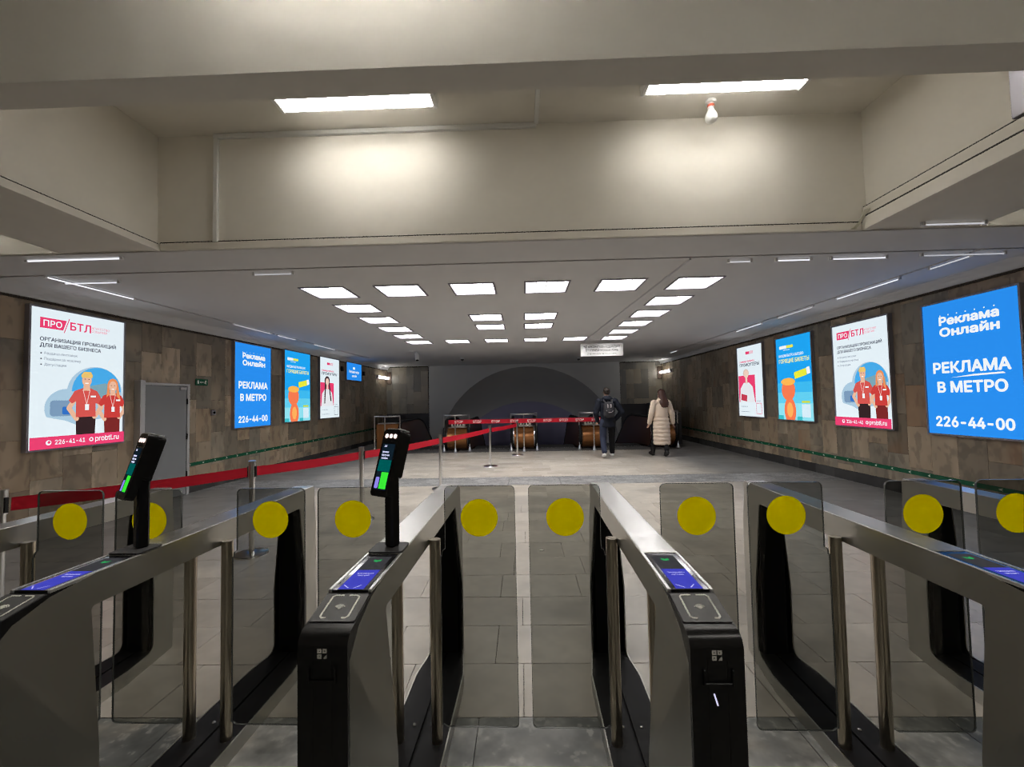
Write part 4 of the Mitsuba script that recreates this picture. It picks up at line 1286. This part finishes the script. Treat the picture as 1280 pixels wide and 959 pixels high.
def blend(ms, ref=0.025, it=6):
    m = m3.Manifold.batch_boolean(ms, m3.OpType.Add).refine_to_length(ref)
    g = m.to_mesh()
    t = trimesh.Trimesh(g.vert_properties[:, :3], g.tri_verts, process=True)
    trimesh.smoothing.filter_taubin(t, 0.5, 0.53, it)
    return t


def hand(w, d, side, fwd):
    """palm at w hanging along d; five fingers, slightly curled towards fwd"""
    w, d, fwd = (np.array(v, float) for v in (w, d, fwd))
    d /= np.linalg.norm(d)
    fwd = fwd - d * (fwd @ d)
    fwd /= np.linalg.norm(fwd)
    lat = np.cross(d, fwd) * side
    out = [hull(ellip(w + d * 0.02, (0.02,) * 3, 12), ellip(w + d * 0.085 + fwd * 0.026, (0.013,) * 3, 12), ellip(w + d * 0.085 - fwd * 0.026, (0.013,) * 3, 12))]
    for q, (o, L) in enumerate(((0.03, 0.068), (0.010, 0.078), (-0.010, 0.073), (-0.029, 0.058))):
        a = w + d * 0.085 + fwd * o
        b = a + d * L * 0.5 + lat * 0.008
        c = b + d * L * 0.38 + lat * 0.024
        out += chain([(a, 0.0095), (b, 0.0088), (c, 0.008)])
    a = w + d * 0.035 + fwd * 0.022
    b = a + d * 0.035 + fwd * 0.025
    out += chain([(a, 0.012), (b, 0.0105), (b + d * 0.032 + fwd * 0.006 + lat * 0.008, 0.009)])
    return out


plastic('skin', [0.52, 0.32, 0.23], 0.5, 0.3)
plastic('hair_dark', [0.022, 0.015, 0.011], 0.5, 0.3)
plastic('hair_brown', [0.062, 0.026, 0.018], 0.45, 0.35)
plastic('navy_cloth', [0.008, 0.010, 0.017], 0.75, 0.2)
plastic('denim', [0.030, 0.036, 0.060], 0.8, 0.15)
plastic('black_cloth', [0.008, 0.008, 0.009], 0.8, 0.15)
plastic('cream_coat', [0.78, 0.64, 0.51], 0.7, 0.2)
plastic('white_shoe', [0.72, 0.70, 0.66], 0.6, 0.3)
plastic('bag_gray', [0.028, 0.027, 0.03], 0.7, 0.2)
plastic('bag_print', [0.30, 0.27, 0.28], 0.6, 0.2)
plastic('black_leather', [0.010, 0.009, 0.009], 0.4, 0.4)


def head(c, yaw=0.0):
    """head centre c, facing +y turned by yaw"""
    def R(v):
        x, y, z = v
        return (c[0] + x * math.cos(yaw) - y * math.sin(yaw), c[1] + x * math.sin(yaw) + y * math.cos(yaw), c[2] + z)
    ms = [hull(ellip(R((0, -0.01, 0.035)), (0.076, 0.094, 0.085)), ellip(R((0, 0.035, -0.05)), (0.056, 0.055, 0.06)), ellip(R((0, 0.06, -0.085)), (0.026, 0.024, 0.022)))]
    ms.append(hull(ellip(R((0, 0.092, 0.012)), (0.008, 0.008, 0.01), 10), ellip(R((0, 0.108, -0.018)), (0.013, 0.011, 0.010), 10)))
    for s in (-1, 1):
        ms.append(ellip(R((s * 0.080, -0.005, -0.005)), (0.012, 0.020, 0.032), 12))
    return ms, R


def person_man(x, y):
    k = thing('person', 'person in a dark hooded jacket with a gray backpack, walking away to the escalator', 'person')
    o = np.array([x, y, 0.0])
    A = lambda *v: o + np.array(v, float)
    # joints, facing +y; rear (left) foot pushing off, right foot forward
    hipL, hipR = A(-0.10, 0, 0.93), A(0.10, 0, 0.93)
    kneeL, kneeR = A(-0.125, 0.06, 0.50), A(0.13, 0.20, 0.51)
    ankL, ankR = A(-0.13, -0.14, 0.145), A(0.15, 0.28, 0.085)
    toeL, toeR = A(-0.13, 0.0, 0.035), A(0.165, 0.46, 0.035)
    shL, shR = A(-0.20, 0.02, 1.43), A(0.20, 0.02, 1.43)
    elL, elR = A(-0.29, 0.0, 1.14), A(0.36, -0.03, 1.16)
    wrL, wrR = A(-0.24, 0.16, 0.96), A(0.23, 0.13, 0.98)
    hc = A(0.0, 0.055, 1.665)
    hm, R = head(hc)
    core = hull(ellip(A(0, 0, 0.96), (0.15, 0.105, 0.09)), ellip(A(0, 0, 1.12), (0.14, 0.10, 0.08))), hull(ellip(A(0, 0, 1.12), (0.14, 0.10, 0.08)), ellip(A(0, 0.01, 1.36), (0.17, 0.11, 0.10)))
    body = list(core) + hm + chain([(A(0, 0.02, 1.42), 0.065), (A(0, 0.045, 1.60), 0.055)])
    for h, kn, an, to in ((hipL, kneeL, ankL, toeL), (hipR, kneeR, ankR, toeR)):
        body += chain([(h, 0.088), (kn, 0.056), (an, 0.042), (to, 0.03)])
    for s, e, w, sd in ((shL, elL, wrL, -1), (shR, elR, wrR, 1)):
        body += chain([(s, 0.055), (e, 0.042), (w, 0.03)]) + hand(w, w - e, sd, (0, 1, 0.1))
    put(k, blend(body, 0.02, 5), 'skin', True)
    part(k, 'eyes', cat([trimesh.creation.icosphere(2, 0.011).apply_translation(R((s * 0.03, 0.083, 0.018))) for s in (-1, 1)]), 'white_print', smooth=True)
    part(k, 'mouth', xf(trimesh.creation.icosphere(2, 1.0), np.array([[0.022, 0, 0, R((0, 0.088, -0.052))[0]], [0, 0.006, 0, R((0, 0.088, -0.052))[1]], [0, 0, 0.006, R((0, 0.088, -0.052))[2]], [0, 0, 0, 1.0]])), 'red_ring', smooth=True)
    part(k, 'hair', blend([hull(ellip(R((0, -0.022, 0.045)), (0.084, 0.092, 0.085)), ellip(R((0, -0.05, -0.02)), (0.068, 0.055, 0.04))), ellip(R((0, 0.02, 0.08)), (0.07, 0.07, 0.055))], 0.02, 4), 'hair_dark', smooth=True)
    jk = [hull(ellip(A(0, 0, 0.80), (0.185, 0.135, 0.03)), ellip(A(0, 0.0, 1.0), (0.175, 0.135, 0.06))), hull(ellip(A(0, 0, 1.0), (0.175, 0.135, 0.06)), ellip(A(0, 0.01, 1.36), (0.195, 0.14, 0.10))),
          hull(ellip(A(-0.17, 0.02, 1.42), (0.08, 0.085, 0.07)), ellip(A(0.17, 0.02, 1.42), (0.08, 0.085, 0.07)), ellip(A(0, 0.01, 1.46), (0.12, 0.10, 0.07)))]
    for s, e, w in ((shL, elL, wrL), (shR, elR, wrR)):
        jk += chain([(s, 0.09), (e, 0.074), (w + (w - e) * 0.03, 0.056)])
    jk.append(hull(ellip(A(0, -0.07, 1.50), (0.14, 0.06, 0.06)), ellip(A(0, 0.0, 1.52), (0.125, 0.10, 0.05)), ellip(A(0, -0.02, 1.56), (0.09, 0.07, 0.03))))
    part(k, 'jacket', blend(jk, 0.03, 6), 'navy_cloth', smooth=True)
    for nm, (h, kn, an, to) in (('trouser_leg', (hipL, kneeL, ankL, toeL)), ('trouser_leg', (hipR, kneeR, ankR, toeR))):
        part(k, nm, blend(chain([(h, 0.108), (kn, 0.078), (an + np.array([0, 0, 0.03]), 0.066)]), 0.03, 5), 'denim' if h is hipL else 'black_cloth', smooth=True)
    for an, to in ((ankL, toeL), (ankR, toeR)):
        d = (to - an) * [1, 1, 0]
        d /= np.linalg.norm(d)
        heel = an + np.array([0, -0.035, -0.045])
        sh = [hull(ellip(heel, (0.043, 0.045, 0.042), 14), ellip(to + np.array([0, 0.0, 0.012]), (0.048, 0.06, 0.036), 14), ellip((heel + to) / 2 + np.array([0, 0, 0.012]), (0.046, 0.06, 0.042), 14), ellip(an + np.array([0, 0.01, -0.012]), (0.05, 0.055, 0.05), 14))]
        part(k, 'shoe', blend(sh, 0.02, 3), 'white_shoe', smooth=True)
    bp = thing('backpack', 'dark gray backpack with a pale curved print, worn on the back of the dark jacket', 'backpack')
    put(bp, blend([hull(ellip(A(0.0, -0.20, 1.08), (0.14, 0.07, 0.06)), ellip(A(0.0, -0.19, 1.36), (0.125, 0.06, 0.06)), ellip(A(0.0, -0.235, 1.18), (0.11, 0.06, 0.08)))], 0.03, 4), 'bag_gray', True)
    for s in (-1, 1):
        part(bp, 'strap', sweep([A(s * 0.08, -0.19, 1.39), A(s * 0.105, -0.10, 1.49), A(s * 0.12, 0.0, 1.505), A(s * 0.125, 0.10, 1.44), A(s * 0.13, 0.155, 1.33)], [(-0.022, -0.006), (0.022, -0.006), (0.022, 0.006), (-0.022, 0.006)]), 'bag_gray')
    a = np.linspace(PI * 1.1, PI * 1.9, 12)
    part(bp, 'print', tube([A(0.01 + 0.085 * math.cos(t), -0.294 + 0.03 * abs(math.cos(t)), 1.235 + 0.075 * math.sin(t)) for t in a], 0.011, 8), 'bag_print', smooth=True)
    part(bp, 'pocket_print', cat(cbox(x - 0.055, x - 0.02, y - 0.281, y - 0.262, 1.27, 1.37, 0.006), cbox(x + 0.02, x + 0.06, y - 0.281, y - 0.262, 1.28, 1.37, 0.006)), 'bag_print')
    part(bp, 'top_loop', tube([A(-0.03, -0.18, 1.41), A(-0.02, -0.17, 1.445), A(0.02, -0.17, 1.445), A(0.03, -0.18, 1.41)], 0.008, 8), 'bag_gray', smooth=True)


def person_woman(x, y):
    k = thing('person', 'person with long brown hair in a long cream quilted coat, walking away', 'person')
    o = np.array([x, y, 0.0])
    A = lambda *v: o + np.array(v, float)
    hipL, hipR = A(-0.09, 0, 0.90), A(0.09, 0, 0.90)
    kneeL, kneeR = A(-0.13, 0.17, 0.50), A(0.055, 0.02, 0.47)
    ankL, ankR = A(-0.17, 0.24, 0.09), A(0.06, -0.17, 0.15)
    toeL, toeR = A(-0.19, 0.41, 0.035), A(0.06, -0.06, 0.035)
    shL, shR = A(-0.175, 0.0, 1.37), A(0.175, 0.0, 1.37)
    elL, elR = A(-0.255, -0.02, 1.10), A(0.27, -0.01, 1.10)
    wrL, wrR = A(-0.29, 0.05, 0.87), A(0.31, 0.06, 0.87)
    hc = A(0.02, 0.04, 1.595)
    hm, R = head(hc, yaw=0.25)
    body = [hull(ellip(A(0, 0, 0.92), (0.15, 0.105, 0.09)), ellip(A(0, 0, 1.10), (0.12, 0.09, 0.08))), hull(ellip(A(0, 0, 1.10), (0.12, 0.09, 0.08)), ellip(A(0, 0.01, 1.31), (0.145, 0.095, 0.09)))]
    body += hm + chain([(A(0, 0.01, 1.36), 0.055), (A(0.01, 0.03, 1.53), 0.047)])
    for h, kn, an, to in ((hipL, kneeL, ankL, toeL), (hipR, kneeR, ankR, toeR)):
        body += chain([(h, 0.085), (kn, 0.052), (an, 0.038), (to, 0.028)])
    for s, e, w, sd in ((shL, elL, wrL, -1), (shR, elR, wrR, 1)):
        body += chain([(s, 0.048), (e, 0.038), (w, 0.026)]) + hand(w, w - e, sd, (0, 1, 0.1))
    put(k, blend(body, 0.02, 5), 'skin', True)
    part(k, 'eyes', cat([trimesh.creation.icosphere(2, 0.011).apply_translation(R((s * 0.03, 0.083, 0.018))) for s in (-1, 1)]), 'white_print', smooth=True)
    part(k, 'hair', blend([hull(ellip(R((0, -0.022, 0.045)), (0.092, 0.10, 0.088)), ellip(R((0, -0.07, -0.06)), (0.10, 0.07, 0.06))),
                           hull(ellip(R((0, -0.07, -0.06)), (0.10, 0.07, 0.06)), ellip(A(0.055, -0.10, 1.36), (0.115, 0.055, 0.05))),
                           hull(ellip(A(0.055, -0.10, 1.36), (0.115, 0.055, 0.05)), ellip(A(0.06, -0.125, 1.27), (0.085, 0.03, 0.02)))], 0.025, 4), 'hair_brown', smooth=True)
    quilts = []
    lv = [(0.30, 0.21, 0.172), (0.40, 0.215, 0.17), (0.50, 0.215, 0.165), (0.60, 0.215, 0.16), (0.70, 0.212, 0.155), (0.80, 0.208, 0.15), (0.90, 0.20, 0.145), (1.0, 0.182, 0.135), (1.08, 0.168, 0.128)]
    coat = []
    for (z, a, b), (z2, a2, b2) in zip(lv[:-1], lv[1:]):
        coat.append(hull(ellip(A(0, 0.01, z + 0.012), (a, b, 0.02)), ellip(A(0, 0.01, (z + z2) / 2), (max(a, a2) + 0.003, max(b, b2) + 0.004, 0.02)), ellip(A(0, 0.01, z2 - 0.006), (a2, b2, 0.02))))
    coat.append(hull(ellip(A(0, 0.01, 1.08), (0.168, 0.128, 0.03)), ellip(A(0, 0.01, 1.30), (0.185, 0.13, 0.09))))
    coat.append(hull(ellip(A(-0.145, 0.0, 1.37), (0.075, 0.08, 0.065)), ellip(A(0.145, 0.0, 1.37), (0.075, 0.08, 0.065)), ellip(A(0, 0.0, 1.41), (0.11, 0.09, 0.06))))
    coat.append(hull(ellip(A(0, -0.03, 1.45), (0.10, 0.08, 0.045)), ellip(A(0.0, 0.0, 1.48), (0.09, 0.08, 0.03))))
    for s, e, w in ((shL, elL, wrL), (shR, elR, wrR)):
        coat += chain([(s, 0.085), (e, 0.072), (w + (w - e) * 0.02, 0.058)])
    ct = part(k, 'coat', blend(coat, 0.025, 4), 'cream_coat', smooth=True)
    a = np.linspace(0, 2 * PI, 33)[:-1]
    part(ct, 'belt', sweep([A(0.178 * math.cos(t), 0.01 + 0.137 * math.sin(t), 1.085) for t in a], [(-0.006, -0.02), (0.006, -0.02), (0.006, 0.02), (-0.006, 0.02)], closed=True), 'cream_coat', smooth=40)
    for h, kn, an, to in ((hipL, kneeL, ankL, toeL), (hipR, kneeR, ankR, toeR)):
        part(k, 'trouser_leg', blend(chain([(h + (kn - h) * 0.6, 0.075), (kn, 0.068), (an + np.array([0, 0, 0.05]), 0.056)]), 0.03, 4), 'black_cloth', smooth=True)
        heel = an + np.array([0, -0.03, -0.05])
        part(k, 'boot', blend([hull(ellip(heel, (0.04, 0.042, 0.038), 14), ellip(to + np.array([0, 0, 0.012]), (0.046, 0.060, 0.038), 14), ellip(an, (0.052, 0.055, 0.05), 14)), *chain([(heel + [0, 0.01, 0.03], 0.045), (an + (kn - an) * 0.35, 0.056)])], 0.02, 3), 'black_leather', smooth=True)


person_man(2.14, 11.0)
person_woman(3.53, 11.1)
# a crumpled scrap of paper on the floor behind the middle gate
single('paper_scrap', cbox(0.13, 0.17, 4.33, 4.355, 0.001, 0.006, 0.001), 'white_print', 'tiny white paper scrap on the floor tiles behind the middle glass flap', 'paper scrap')
